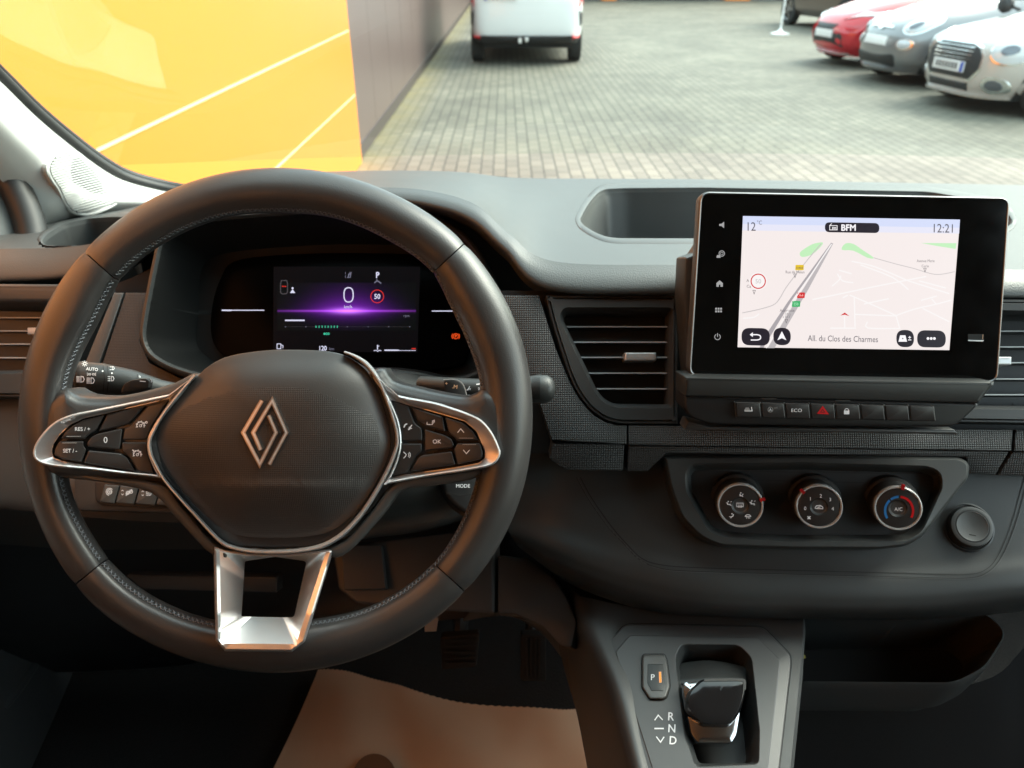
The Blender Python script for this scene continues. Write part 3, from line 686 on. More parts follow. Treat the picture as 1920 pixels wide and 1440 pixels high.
# ---- face plane of the centre of the dash
PV = pl3((1150, 555, .676), (1150, 795, .664), (400, 555, .676))
cv = crop(960, 500, 4)
def vent(outer, opening, c, slats, tab, sf, hs, bar=None):
    outer, opening = cw(outer), cw(opening)
    b = B(); bands(b, [(inset(outer, -.5), -.012), (outer, .000), (inset(outer, 2.5), .0035), (inset(outer, 7), .0035), (inset(opening, -7), .002), (opening, -.008), (opening, -.05)], c, sf, M_FR, N=260)
    fr = b.out('vent_frame', None)
    b = B(); back = [sf.at(x, y, -.05) for x, y in opening]
    return fr
def build_vent(label, group, outer, opening, c, ys, x0f, x1, tabp, sf, tabm):
    v = thing('air_vent', sf.at(c[0], max(p[1] for p in outer), -.03), label, 'air vent', group)
    outer, opening = cw(outer), cw(opening); b = B()
    bands(b, [(inset(outer, -.5), -.02), (outer, -.001), (inset(outer, 1.8), .0015), (inset(outer, 5), .0015), (inset(outer, 6.5), -.0005), (inset(outer, 8), .0035), (inset(opening, -9), .0035), (inset(opening, -3), -.003), (opening, -.010), (opening, -.045)], c, sf, M_FR, N=260)
    b.out('vent_frame', v, ang=22)
    b = B(); cap(b, opening, [sf.at(x, y, -.044) for x, y in opening], M_DEEP)
    for k in range(7):
        xx = x0f(ys[len(ys) // 2]) + (x1 - x0f(ys[len(ys) // 2])) * (k + .5) / 7
        top = min(p[1] for p in opening) + 4; bot = max(p[1] for p in opening) - 4
        rows = [[sf.at(xx - .8, top, -.030), sf.at(xx + .8, top, -.030)], [sf.at(xx - .8, bot, -.030), sf.at(xx + .8, bot, -.030)]]; grid(b, rows, M_DEEP)
    b.out('vent_duct', v)
    for y in ys:
        b = B(); xa = x0f(y) - 2; xb = x1 + 2
        prof = [(-.030, 5.5), (-.012, 1.8), (-.0108, 1.25)]
        top = [[sf.at(xa, y - k, h), sf.at(xb, y - k, h)] for h, k in prof]; bot = [[sf.at(xa, y + k, h), sf.at(xb, y + k, h)] for h, k in reversed(prof)]
        prof = [(-.030, 1.2), (-.012, 1.5)]
        grid(b, [[sf.at(xa, y - 1.1, -.034), sf.at(xb, y - 1.1, -.034)], [sf.at(xa, y - 1.25, -.0105), sf.at(xb, y - 1.25, -.0105)]], M_DEEP)
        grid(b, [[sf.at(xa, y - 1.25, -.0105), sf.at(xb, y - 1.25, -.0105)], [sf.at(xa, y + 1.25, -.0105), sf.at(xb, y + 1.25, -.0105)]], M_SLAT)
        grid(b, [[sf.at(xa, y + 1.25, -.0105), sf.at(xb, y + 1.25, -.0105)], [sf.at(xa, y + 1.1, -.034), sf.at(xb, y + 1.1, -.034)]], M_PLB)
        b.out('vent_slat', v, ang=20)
    if tabp:
        x0, y0, x1_, y1 = tabp; b = B(); pl = cw([(x0, y0), (x1_, y0), (x1_, y1), (x0, y1)])
        prism(b, fillet(pl, 2), sf, -.02, -.0045, tabm, bev=.0018, seg=3)
        b.out('adjuster_tab', v)
    return v
outC = fillet(cv((250, 213), (1243, 213), (1243, 1180), (800, 1180), (690, 1150), (580, 1070), (480, 935), (420, 800), (345, 570), (285, 370)), [3, 2, 2, 20, 20, 20, 20, 20, 20, 20])
opC = fillet(cv((400, 340), (1183, 340), (1176, 1026), (770, 1022), (690, 975), (640, 905), (395, 395)), [8, 2, 2, 10, 8, 6, 10])
ysC = [608.75, 638, 667, 697, 726.8]
build_vent('air vent with a silver adjuster tab, between the steering wheel and the touchscreen', 'air vents across the dashboard', outC, opC, (1200, 670), ysC, lambda y: 1059 + (y - 600) * .47 if y > 600 else 1059, 1254, (1173, 659, 1233, 675), PV, M_SAT)
outR = [(1830, 560), (2180, 566), (2180, 798), (1795, 792)]; opR = [(1850, 590), (2140, 594), (2140, 762), (1810, 758)]
PVR = pl3((1880, 560, .670), (1880, 795, .658), (1500, 552, .672))
build_vent('air vent running out of view right of the touchscreen, over the grey strip', 'air vents across the dashboard', fillet(outR, 8), fillet(opR, 5), (1990, 680), [617, 647, 677, 708, 738], lambda y: 1835, 2130, (1870, 667, 1904, 683), PVR, M_SAT)
PVL = pl3((20, 560, .775), (20, 700, .765), (300, 560, .742))
outL = [(-260, 560), (150, 548), (178, 560), (140, 690), (115, 745), (-260, 745)]; opL = [(-220, 580), (112, 576), (85, 690), (-220, 698)]
build_vent('air vent glowing orange behind the left of the wheel rim', 'air vents across the dashboard', fillet(outL, 6), fillet(opL, 4), (-40, 640), [592, 617, 642, 668], lambda y: -215, 105, (43, 612, 70, 626), PVL, M_SAT)
# dark backing board behind all the trim pieces
b = B(); patch(b, [[(-250, 552, .80), (150, 545, .79), (290, 500, .80)], [(-250, 700, .79), (150, 700, .79), (290, 700, .80)], [(-250, 860, .79), (150, 860, .79), (290, 860, .79)]], 4, 3, M_PLB)
b.out('backing_board', dash); b = B()
patch(b, [[(930, 545, .70), (1200, 545, .70), (1600, 545, .70), (2200, 550, .70)], [(930, 700, .69), (1200, 700, .69), (1600, 700, .69), (2200, 700, .69)], [(930, 850, .692), (1200, 850, .692), (1600, 850, .692), (2200, 850, .692)]], 4, 3, M_PLB)
b.out('backing_board', dash)
# left trim pieces
b = B(); prism(b, fillet(cw([(-260, 530), (190, 532), (192, 552), (170, 566), (-260, 566)]), 5), pl3((20, 545, .765), (20, 700, .755), (300, 545, .735)), -.02, 0, M_FR, bev=.004, seg=3); b.out('vent_rail', dash)
PLT = pl3((220, 560, .748), (180, 700, .738), (330, 560, .744))
b = B(); prism(b, cw([(214, 549), (233, 549), (181, 700), (140, 762), (110, 762), (160, 680)]), PLT, -.02, .003, M_PLG, bev=.002); b.out('trim_strip', dash)
b = B(); prism(b, cw([(236, 549), (282, 549), (266, 600), (262, 640), (280, 680), (360, 720), (360, 780), (120, 780), (186, 700)]), PLT, -.02, .002, M_KN2, bev=.001); b.out('textured_trim', dash)
# right of the column: textured strip hugging the vent
sA = cv((-80, 215), (200, 215), (238, 330), (285, 480), (330, 620), (380, 740), (440, 880), (500, 985), (560, 1060), (620, 1120), (700, 1165), (780, 1188), (862, 1192), (862, 1330), (300, 1300), (200, 1000), (60, 650), (-40, 400))
b = B(); prism(b, cw(sA), PV, -.02, .001, M_KN, bev=.0008); b.out('textured_trim', dash)
b = B(); prism(b, cw([(1178, 797), (1500, 801), (1899, 806), (1896, 845), (1178, 834)]), PV, -.02, .001, M_KN, bev=.0012); b.out('textured_trim', dash)
b = B(); prism(b, cw([(1904, 806), (2200, 812), (2200, 850), (1901, 846)]), PV, -.02, .001, M_KN, bev=.0012); b.out('textured_trim', dash)
M_KN3 = weave('shaded_square_texture', (.042, .042, .043), (.022, .022, .022), .0021, .5, .6, ((1, 0, 0), UP))
PD = pl3((1300, 836, .665), (1300, 900, .672), (1700, 840, .665))
b = B(); prism(b, cw(fillet([(1036, 832), (1171, 833), (1168, 884), (1060, 882), (1030, 860)], 3)), PD, -.02, 0, M_KN3, bev=.0015); b.out('lower_trim', dash)
b = B(); prism(b, cw([(1178, 836), (1500, 840), (1893, 847), (1878, 872), (1868, 890), (1815, 888), (1812, 858), (1250, 850), (1215, 884), (1176, 884)]), PD, -.02, 0, M_KN3, bev=.0015); b.out('lower_trim', dash)
b = B(); prism(b, cw([(1899, 848), (2200, 855), (2200, 898), (1872, 892), (1884, 872)]), PD, -.02, 0, M_KN3, bev=.0015); b.out('lower_trim', dash)

# ---- centre fascia with the rolled lower edge
def facia_d(y): return None
FR = [[(900, 820, 0.72), (1000, 828, 0.708), (1070, 836, 0.7), (1300, 845, 0.688), (1500, 850, 0.688), (1700, 852, 0.688), (1960, 860, 0.688), (2250, 865, 0.69)], [(912, 870, 0.72), (1010, 878, 0.703), (1085, 885, 0.696), (1300, 905, 0.684), (1500, 910, 0.683), (1700, 912, 0.683), (1960, 915, 0.683), (2250, 920, 0.69)], [(925, 920, 0.72), (1020, 930, 0.7), (1110, 950, 0.69), (1310, 980, 0.678), (1500, 985, 0.677), (1700, 987, 0.677), (1960, 975, 0.677), (2250, 980, 0.685)], [(938, 960, 0.72), (1035, 980, 0.697), (1145, 1010, 0.684), (1315, 1045, 0.67), (1500, 1050, 0.669), (1705, 1052, 0.669), (1975, 1030, 0.669), (2250, 1030, 0.68)], [(950, 990, 0.715), (1045, 1020, 0.69), (1170, 1060, 0.676), (1325, 1088, 0.662), (1500, 1092, 0.661), (1712, 1093, 0.661), (1985, 1068, 0.661), (2250, 1060, 0.675)], [(960, 1008, 0.715), (1055, 1048, 0.69), (1188, 1092, 0.674), (1333, 1120, 0.661), (1500, 1125, 0.66), (1725, 1125, 0.66), (1995, 1098, 0.66), (2250, 1090, 0.675)], [(968, 1020, 0.72), (1065, 1072, 0.695), (1200, 1122, 0.68), (1342, 1143, 0.668), (1500, 1148, 0.667), (1740, 1148, 0.667), (2005, 1122, 0.668), (2250, 1110, 0.68)], [(975, 1028, 0.74), (1075, 1095, 0.72), (1215, 1144, 0.71), (1352, 1156, 0.7), (1500, 1160, 0.7), (1750, 1160, 0.7), (2015, 1135, 0.7), (2250, 1120, 0.71)], [(980, 1030, 0.8), (1080, 1100, 0.8), (1225, 1146, 0.8), (1360, 1156, 0.8), (1500, 1160, 0.8), (1760, 1160, 0.8), (2020, 1135, 0.8), (2250, 1125, 0.8)]]
cpatch('centre_fascia', dash, FR, M_PL, 14, 6, ang=60)
import bisect
def dfield(rows):
    cols = [smooth(r, 14, False) for r in rows]
    full = list(zip(*[smooth(list(c), 6, False) for c in zip(*cols)]))
    full = list(zip(*full)); 
    # full[j] = column of points top to bottom
    def fn(px, py):
        best = None
        # find the two columns bracketing px at this height
        prev = None
        for col in full:
            q = None
            for p0, p1 in zip(col, col[1:]):
                if p0[1] <= py <= p1[1]:
                    t = (py - p0[1]) / ((p1[1] - p0[1]) or 1e-6); q = (p0[0] + (p1[0] - p0[0]) * t, p0[2] + (p1[2] - p0[2]) * t); break
            if q is None: continue
            if prev and prev[0] <= px <= q[0]:
                t = (px - prev[0]) / ((q[0] - prev[0]) or 1e-6); return prev[1] + (q[1] - prev[1]) * t
            prev = q
        return prev[1] if prev else .68
    return Surf(fn)
FS = dfield([r for r in FR[:7]])
b = B()
for off, wd in ((0, 1.6), (7, 1.3)):
    ln = smooth([(1088 - off, 895), (1110 - off, 935), (1145 - off, 985), (1175 - off * .7, 1020), (1205 - off * .4, 1048 + off * .5), (1245, 1060 + off), (1320, 1065 + off), (1500, 1070 + off), (1700, 1075 + off), (1810, 1077 + off), (1848 + off * .4, 1068 + off * .7), (1872 + off * .8, 1040 + off * .4), (1895 + off, 985), (1912 + off, 925), (1925 + off, 880)], 5, False)
    stroke(b, ln, wd, FS, .0004, M_DEEP)
    if off: stroke(b, [(x + 2, y + 1.5) for x, y in ln], 1.0, FS, .0004, M_PLG)
b.out('panel_seam', dash)
# socket cover
t = thing('socket_cover', FS.at(1817, 1035, .004), 'round grey plug cap sitting in the fascia right of the climate panel', 'socket cap')
n = (FS.at(1817, 992, .01) - FS.at(1817, 992, 0)).normalized() + ROT @ V((-.12, .03, 0)); n.normalize(); o = FS.at(1813, 989, .001); s = .672 / FP
b = B(); lathe(b, o, n, [(46 * s, -.002, M_PLB), (46 * s, .001, M_PLB), (43 * s, .0015, M_PLB), (41 * s, .0005, M_DEEP), (39 * s, .001, M_DEEP)]); b.out('collar', t)
b = B(); lathe(b, o, n, [(38 * s, 0, M_PL), (38 * s, .007, M_PL), (36 * s, .0095, M_PL), (30 * s, .0105, M_PLG), (27.5 * s, .0103, M_DEEP), (27 * s, .0104, M_PLG), (25.5 * s, .0100, M_PLG), (0, .0095, M_PLG)], 48); kc = b.out('cap', t)
b = B(); q = o + n * .0099; ux = (ROT @ V((1, 0, 0))); ux = (ux - n * ux.dot(n)).normalized(); uy = n.cross(ux)
b.add([q + ux * (-.004) - uy * .0075, q + ux * .0015 - uy * .0088, q + ux * .0017 - uy * .008, q + ux * (-.0038) - uy * .0067], [(0, 1, 2, 3)], M_DEEP); b.out('tiny_mark', kc)

# ================================================================== CLIMATE PANEL
PC = pl3((1500, 860, .672), (1500, 1020, .655), (1750, 862, .668))
k6 = crop(1200, 820, 2.667)
clim = thing('climate_panel', PC.at(1520, 1025, 0), 'black heating panel with three silver ringed rotary knobs, below the touchscreen', 'climate control')
oc = fillet(cw(k6((120, 95), (800, 92), (1600, 100), (1648, 130), (1640, 205), (1510, 370), (1410, 500), (1330, 545), (1200, 560), (750, 558), (400, 545), (300, 500), (205, 400), (150, 250))), [6, 2, 10, 10, 8, 20, 14, 14, 10, 4, 14, 14, 14, 10])
ic = fillet(cw(k6((265, 140), (800, 135), (1440, 152), (1500, 180), (1505, 250), (1405, 465), (1330, 510), (750, 512), (440, 495), (350, 465), (240, 270), (235, 180))), [8, 2, 12, 12, 8, 16, 14, 4, 12, 12, 8, 8])
b = B(); cc6 = k6((870, 320))[0]
bands(b, [(inset(oc, -1), -.02), (oc, .006), (inset(oc, 2), .009), (inset(oc, 5), .0105), (inset(ic, -4), .011), (ic, .009), (inset(ic, 5), .001), (inset(ic, 9), -.004)], cc6, PC, M_PL, N=260, close=True, capmat=M_PLB)
stroke(b, k6((590, 212), (800, 218), (1130, 225)), 1.5, PC, -.0035, M_DEEP); stroke(b, k6((320, 160), (800, 172), (1420, 178)), 3, PC, -.003, M_DEEP)
b.out('bezel', clim, ang=30)
M_KRG = mat('knob_ring', (.84, .84, .85), .26, metal=.6)
axk = (ROT @ V((-.17, -.13, 1))).normalized()
def icon(b, kind, x, y, s, sf, h, m=M_INK):
    S = lambda pts, wd=1.1, closed=False: stroke(b, [(x + px * s, y + py * s) for px, py in pts], wd * s, sf, h, m, closed)
    if kind == 'seat_up': flat(b, circ(x - 1.5 * s, y - 3 * s, 1.3 * s, 10), sf, h, m); S([(-3, -1), (-3, 3), (1, 3), (3, 5)], 1.6); S([(1, 1), (4, -1)], 1.2)
    if kind == 'seat_mid': flat(b, circ(x - 1.5 * s, y - 3 * s, 1.3 * s, 10), sf, h, m); S([(-3, -1), (-3, 3), (1, 3), (4, 3)], 1.6); S([(-6, 0), (-4, 0)], 1.2); S([(3, -2), (6, -3)], 1.2); S([(2, 5), (5, 5)], 1.2)
    if kind == 'feet': flat(b, circ(x - 0 * s, y - 4 * s, 1.3 * s, 10), sf, h, m); S([(3, -3), (2, 1), (-1, 2), (-3, 5)], 1.6); S([(-6, 2), (-3, 2)], 1.2)
    if kind == 'defrost': S([(-6, -1), (-3, -4), (3, -4), (6, -1), (2, 0), (-2, 0)], 1.3, True); S([(-2, 1), (-3, 4)], 1); S([(1, 1), (1, 4)], 1); S([(3, 1), (4, 4)], 1)
    if kind == 'rear': S([(-7, -4), (7, -4), (7, 4), (-7, 4)], 1.2, True); [S([(k, -1), (k + .6, 1), (k - .4, 3), (k + .3, 6)], .9) for k in (-3, 0, 3)]
    if kind == 'car': S([(-8, 1), (-5, -3), (2, -4), (7, -1), (8, 2)], 1.3); S([(-8, 2), (8, 3)], 1.3); S([(-3, 0), (3, -1)], 1.5)
    if kind == 'fan': S([(-3, -3), (3, 3)], 2.2); S([(3, -3), (-3, 3)], 2.2); flat(b, circ(x, y, 2 * s, 10), sf, h, m)
def knob(cx, cy, marks, ang, label):
    s = .66 / FP; base = PC.at(cx + 10, cy - 16, -.004); front = W(cx, cy, PC.d(cx, cy) - .022)
    ax = (front - base); L = ax.length; ax = (ax.normalized() + (ROT @ V((0, 0, 1))) * 1.2).normalized()
    o = front - ax * .024; r = 42.5 / FP * PC.d(cx, cy) * .97; b = B()
    lathe(b, o, ax, [(r * 1.22, -.012, M_PLB), (r * 1.22, -.004, M_PLB), (r * 1.17, -.001, M_PLB), (r * 1.05, 0, M_DEEP), (r * .98, .004, M_PLB), (r * .98, .017, M_PLB), (r * .97, .019, M_PLB)], 56)
    kn = b.out('rotary_knob', clim, ang=30); kn['label'] = label
    b = B(); lathe(b, o, ax, [(r * .985, .0185, M_KRG), (r * 1.0, .0205, M_KRG), (r * .985, .0228, M_KRG), (r * .945, .024, M_KRG), (r * .90, .0238, M_KRG), (r * .875, .0225, M_KRG)], 64); b.out('silver_ring', kn)
    b = B(); lathe(b, o, ax, [(r * .88, .0215, M_BTN), (r * .86, .0228, M_BTN), (r * .80, .0232, M_BTN), (r * .38, .0234, M_BTN), (r * .33, .0226, M_PLB), (r * .28, .0216, M_PLG), (0, .0212, M_PLG)], 48); fc = b.out('dial_face', kn)
    fs = Pl(o + ax * .0237, ax); b = B(); marks(b, fs)
    b.out('dial_print', kn)
    t = math.radians(ang); b = B(); u = ROT @ V((math.cos(t), -math.sin(t), 0)); u = (u - ax * u.dot(ax)).normalized(); v = ax.cross(u); q = o + ax * .0235 + u * r * .97
    P8 = [q + u * i * r * .12 + v * j * .0012 + ax * k * .0015 for k in (-1, 1) for i, j in ((-1, -1), (1, -1), (1, 1), (-1, 1))]
    b.add(P8, [(0, 3, 2, 1), (4, 5, 6, 7), (0, 1, 5, 4), (1, 2, 6, 5), (2, 3, 7, 6), (3, 0, 4, 7)], M_REDP); b.out('pointer_mark', kn)
def m1(b, fs):
    for k, p, s in (('seat_up', (508, 285), .9), ('seat_mid', (445, 328), .9), ('seat_mid', (563, 325), .95), ('feet', (460, 392), .9), ('defrost', (540, 397), .9), ('rear', (500, 338), .85)): icon(b, k, *k6(p)[0], s, fs, .0001)
def m2(b, fs):
    for c, p in (('0', (826, 355)), ('1', (852, 307)), ('2', (904, 293)), ('3', (951, 311)), ('4', (964, 357))): text(b, c, *k6(p)[0], 6.5, fs, .0001, M_INK)
    icon(b, 'car', *k6((895, 350))[0], .95, fs, .0001); icon(b, 'fan', *k6((845, 402))[0], .9, fs, .0001)
def m3(b, fs):
    x, y = k6((1293, 362))[0]; text(b, 'A/C', x, y - 1, 6.5, fs, .0001, M_INK)
    ringp(b, x + 1, y + 2, 24, 28.5, fs, .0001, M_BLU, 148, 228, 20); ringp(b, x + 1, y + 2, 24, 28.5, fs, .0001, M_BLU, 234, 268, 12); ringp(b, x + 1, y + 2, 24, 28.5, fs, .0001, M_RED, 276, 390, 24)
knob(*k6((502, 342))[0], m1, -18, 'left knob with airflow direction symbols')
knob(*k6((896, 348))[0], m2, -137, 'middle knob numbered 0 to 4')
knob(*k6((1291, 356))[0], m3, -79, 'right knob with blue and red temperature arc')

# ================================================================== SWITCH BAR
kb = crop(960, 720, 2)
PS = pl3((1500, 745, .600), (1500, 790, .604), (1800, 750, .600))
bar = thing('switch_bar', PS.at(1550, 800, 0), 'black bar of small push switches with a red hazard triangle, under the touchscreen', 'switch bar')
b = B(); prism(b, fillet(cw([(1284, 742), (1836, 756), (1828, 768), (1800, 794), (1786, 802), (1560, 800), (1330, 796), (1296, 784), (1283, 768)]), [3, 3, 6, 8, 6, 2, 12, 12, 6]), PS, -.035, .0, M_PLB, bev=.0025, seg=3); b.out('bar_body', bar)
b = B(); prism(b, fillet(cw([(1330, 800), (1560, 803), (1790, 805), (1798, 816), (1283, 806), (1290, 790)]), 3), Pl(PS.at(1500, 790, -.02), PS.n), -.02, 0, M_FR, bev=.0015); b.out('lower_ledge', bar)
sx = [1378, 1426, 1471, 1518, 1565, 1612, 1658, 1704, 1753]
def sw_mark(i, x, y):
    h = .0052
    def f(b):
        if i == 0:
            flat(b, cw([(x - 8, y + 3), (x - 5, y - 3), (x + 1, y - 3), (x + 4, y + 3)]), PS, h, M_INKD); stroke(b, [(x + 6, y - 4), (x + 7, y + 3)], 1.5, PS, h, M_INK); stroke(b, [(x - 7, y + 3.5), (x + 8, y + 3.5)], 1.5, PS, h, M_INK)
        if i == 1:
            ringp(b, x - 3, y, 4, 5.2, PS, h, M_INKD, 0, 360, 20); text(b, 'A', x - 3, y, 5, PS, h, M_INK); text(b, 'OFF', x + 7, y - 3, 3, PS, h, M_INKD)
        if i == 2: text(b, 'ECO', x, y + .5, 6.2, PS, h, M_INK, wx=1.15)
        if i == 3:
            T = [(x + 2, y - 9), (x + 14, y + 7), (x - 9, y + 6)]; flat(b, T, PS, h, M_RED); stroke(b, [(x + 2, y - 2), (x + 6, y + 3), (x - 2, y + 3)], 1, PS, h + .0001, M_DEEP, closed=True)
        if i == 4: flat(b, cw([(x - 5, y - 1), (x + 5, y - 1), (x + 5, y + 6), (x - 5, y + 6)]), PS, h, M_INK); ringp(b, x, y - 1, 3, 4.2, PS, h, M_INK, 180, 360, 12)
    return f
lab = ['lane alert symbol', 'engine stop A symbol', 'printed ECO', 'red hazard triangle', 'padlock symbol', None, None, None]
for i in range(8):
    x0, x1 = sx[i] + 1.5, sx[i + 1] - 1.5; yo = (x0 - 1378) * .02; b = B()
    prism(b, fillet(cw([(x0, 754 + yo), (x1, 755 + yo), (x1 + 3, 783 + yo), (x0 + 3, 782 + yo)]), 2), PS, -.002, .005, M_BTN, bev=.0008)
    sw_mark(i, (x0 + x1) / 2 - (1 if i else -1), 767 + yo)(b); o = b.out('push_switch', bar)
    if lab[i]: o['label'] = 'switch with ' + lab[i] if i != 2 else 'switch printed ECO'
    b = B(); prism(b, cw([(sx[i] - 1.5, 753 + yo), (sx[i] + .5, 753 + yo), (sx[i] + 4.5, 783 + yo), (sx[i] + 2, 783 + yo)]), PS, -.002, .0042, M_PLG, bev=.0006); b.out('divider_rib', bar)
for x, yy in ((1442, 747.5), (1580, 751)):
    b = B(); stroke(b, [(x - 14, yy), (x + 14, yy + .4)], 2, PS, .0004, M_PLG); b.out('tell_tale', bar)

# ================================================================== TOUCHSCREEN
PG = pl3((1392, 405, .5955), (1800, 412, .5955), (1383, 650, .612))
ts = thing('touchscreen', PG.at(1590, 725, -.02), 'large black tablet style touchscreen showing a street map, standing up from the dashboard', 'touchscreen')
go = fillet(cw([(1313, 359), (1894, 370), (1871, 718), (1291, 706)]), 20, 8)
gi = inset(go, 5.0)
b = B(); bands(b, [(inset(go, 6), -.020), (inset(go, 2), -.016), (inset(go, .5), -.011), (inset(go, -.6), -.002), (go, -.0004), (inset(go, 1.5), .0003), (inset(go, 3.6), .0002), (gi, -.0006)], (1590, 540), PG, M_PLG, N=300)
cap(b, inset(go, 6), [PG.at(x, y, -.020) for x, y in inset(go, 6)], M_PLB); b.out('housing', ts, ang=50)
M_RIM = mat('screen_rim', (.20, .20, .21), .4, metal=1)
b = B(); bands(b, [(inset(go, .8), .0003), (inset(go, 2.2), .0008), (inset(go, 3.8), .0003)], (1590, 540), PG, M_RIM, N=300); b.out('bright_rim', ts)
b = B(); cap(b, gi, [PG.at(x, y, 0) for x, y in gi], M_GLS); gl = b.out('glass_front', ts)
b = B(); prism(b, fillet(cw([(1350, 425), (1500, 425), (1850, 430), (1840, 735), (1790, 760), (1306, 745), (1292, 560), (1296, 482), (1318, 474)]), 4), PG, -.055, -.021, M_PL, bev=.004); b.out('rear_body', ts)
b = B(); prism(b, fillet(cw([(1284, 706), (1866, 716), (1858, 728), (1836, 756), (1284, 743)]), 3), Pl(PS.at(1500, 750, .000), PG.n), -.035, .002, M_PL, bev=.003); b.out('lower_slab', ts)
# --- display contents
E = lambda n, r, g, bb, k=1: emit(n, lin(r, g, bb), k)
E_BG = E('map_ground', 246, 236, 234); E_SKY = E('status_bar', 214, 222, 250); E_DK = E('ui_dark', 34, 28, 40); E_GY = E('map_text', 110, 104, 108); E_RD = E('motorway_grey', 172, 166, 170)
E_RL = E('motorway_grey_light', 190, 184, 186); E_MN = E('minor_road', 200, 194, 194); E_WH = E('white_ui', 255, 252, 255); E_GR = E('wood_green', 196, 240, 190); E_YE = E('tag_yellow', 232, 196, 40); E_RE = E('tag_red', 214, 44, 48)
E_GN = E('tag_green', 60, 180, 108); E_TX = E('ui_text_grey', 92, 88, 96); E_LT = E('tag_text', 255, 190, 180); E_LG = E('tag_text_green', 190, 245, 205); E_BL = E('map_block', 250, 246, 245); E_SK2 = E('status_bar_low', 232, 232, 248)
kt = crop(1280, 340, 3); h0 = .0002
b = B(); dq = [(1393, 405), (1800, 411.7), (1780, 656.5), (1383, 651)]
cap(b, dq, [PG.at(x, y, h0) for x, y in dq], E_BG); b.out('lit_display', ts)
def inq(x, y): return inside(x, y, dq)
mp = B(); h1 = .0003; h2 = .0004; h3 = .0005; h4 = .0006
flat(mp, cw([(1393, 405), (1800, 411.7), (1799, 427), (1392.4, 420)]), PG, h1, E_SKY); flat(mp, cw([(1392.4, 420), (1799, 427), (1798.4, 438), (1392, 432)]), PG, h1, E_SK2)
flat(mp, smooth(cw(kt((660, 400), (700, 370), (740, 350), (790, 345), (760, 385), (720, 415), (670, 425))), 3), PG, h1, E_GR)
flat(mp, smooth(cw(kt((895, 385), (915, 350), (960, 352), (1010, 385), (1075, 430), (1040, 430), (960, 390))), 3), PG, h1, E_GR)
flat(mp, kt((1340, 347), (1540, 348), (1535, 380), (1440, 365)), PG, h1, E_GR)
stroke(mp, smooth(kt((1075, 430), (1200, 465), (1300, 490), (1400, 520), (1460, 522), (1530, 508)), 4, False), 1.3, PG, h2, E_MN)
stroke(mp, smooth(kt((335, 740), (430, 720), (510, 695), (545, 660), (580, 600), (640, 520), (720, 420), (780, 350)), 4, False), 1.6, PG, h2, E_MN)
flat(mp, kt((835, 345), (845, 350), (620, 660), (500, 860), (455, 935), (432, 935), (470, 860), (590, 680)), PG, h2, E_RD)
flat(mp, kt((838, 352), (848, 348), (700, 620), (560, 860), (517, 938), (478, 938), (530, 850), (640, 665)), PG, h2, E_RL)
stroke(mp, kt((838, 352), (628, 665), (520, 855), (470, 938)), 2.2, PG, h3, E_BL)
for ln in (((730, 665), (900, 630), (1080, 592), (1370, 535)), ((940, 640), (1080, 700), (1200, 755)), ((1200, 755), (1300, 720), (1430, 690), (1510, 668)), ((1200, 755), (1222, 830)), ((965, 748), (1200, 757)), ((965, 650), (968, 748), (970, 820)), ((1040, 790), (1042, 825), (1220, 828)), ((910, 760), (912, 828)), ((830, 826), (975, 826)), ((900, 655), (930, 640)), ((840, 590), (880, 555), (890, 530)), ((950, 450), (1080, 480), (1270, 560)), ((1000, 470), (1180, 540), (1270, 610)), ((1270, 560), (1500, 632)), ((1330, 560), (1480, 600)), ((1020, 690), (1160, 660)), ((1350, 715), (1440, 760), (1500, 790)), ((1340, 670), (1430, 645)), ((1400, 660), (1425, 690)), ((340, 770), (400, 765), (430, 745)), ((880, 500), (950, 520)), ((870, 520), (900, 560), (960, 570))):
    stroke(mp, smooth(kt(*ln), 3, False), 2.4, PG, h2, E_BL)
flat(mp, fillet(cw(kt((635, 470), (682, 470), (680, 500), (633, 500))), 1.5), PG, h3, E_YE); text(mp, 'D404', *kt((658, 487))[0], 4, PG, h4, E_TX)
text(mp, 'Rue de Melun', *kt((632, 510))[0], 5.2, PG, h3, E_GY, wx=.85)
flat(mp, fillet(cw(kt((645, 625), (688, 625), (686, 657), (643, 657))), 1.5), PG, h3, E_RE); text(mp, 'A4', *kt((666, 641))[0], 5, PG, h4, E_LT)
flat(mp, fillet(cw(kt((616, 673), (662, 673), (660, 706), (614, 706))), 1.5), PG, h3, E_GN); text(mp, 'E50', *kt((638, 690))[0], 5, PG, h4, E_LG, wx=.8)
text(mp, 'Autoroute', *kt((588, 726))[0], 5.2, PG, h3, E_GY, wx=.85); text(mp, 'DE L', *kt((592, 745))[0], 4, PG, h3, E_GY); text(mp, "L'EST", *kt((585, 762))[0], 4.4, PG, h3, E_GY)
text(mp, 'Avenue Marie', *kt((1367, 447))[0], 5, PG, h3, E_GY, wx=.82); text(mp, 'Curie', *kt((1364, 476))[0], 5, PG, h3, E_GY, wx=.82)
for p in ((632, 530), (1363, 498), (402, 622), (583, 785)):
    x, y = kt(p)[0]; stroke(mp, [(x - 2.5, y - 3), (x, y + 4), (x + 2.5, y - 3)], .9, PG, h3, E_GY, closed=True)
text(mp, 'A', *kt((366, 558))[0], 5.2, PG, h3, E_GY); text(mp, 'Ca', *kt((372, 590))[0], 5.2, PG, h3, E_GY)
x, y = kt((425, 562))[0]; flat(mp, circ(x, y, 16.5), PG, h2 + .00005, E_BL); ringp(mp, x, y, 12.3, 14.4, PG, h3, E_RE); text(mp, '50', x, y, 8, PG, h3, E_MN)
flat(mp, kt((886, 755), (912, 738), (938, 758), (912, 750)), PG, h3, E_RE)
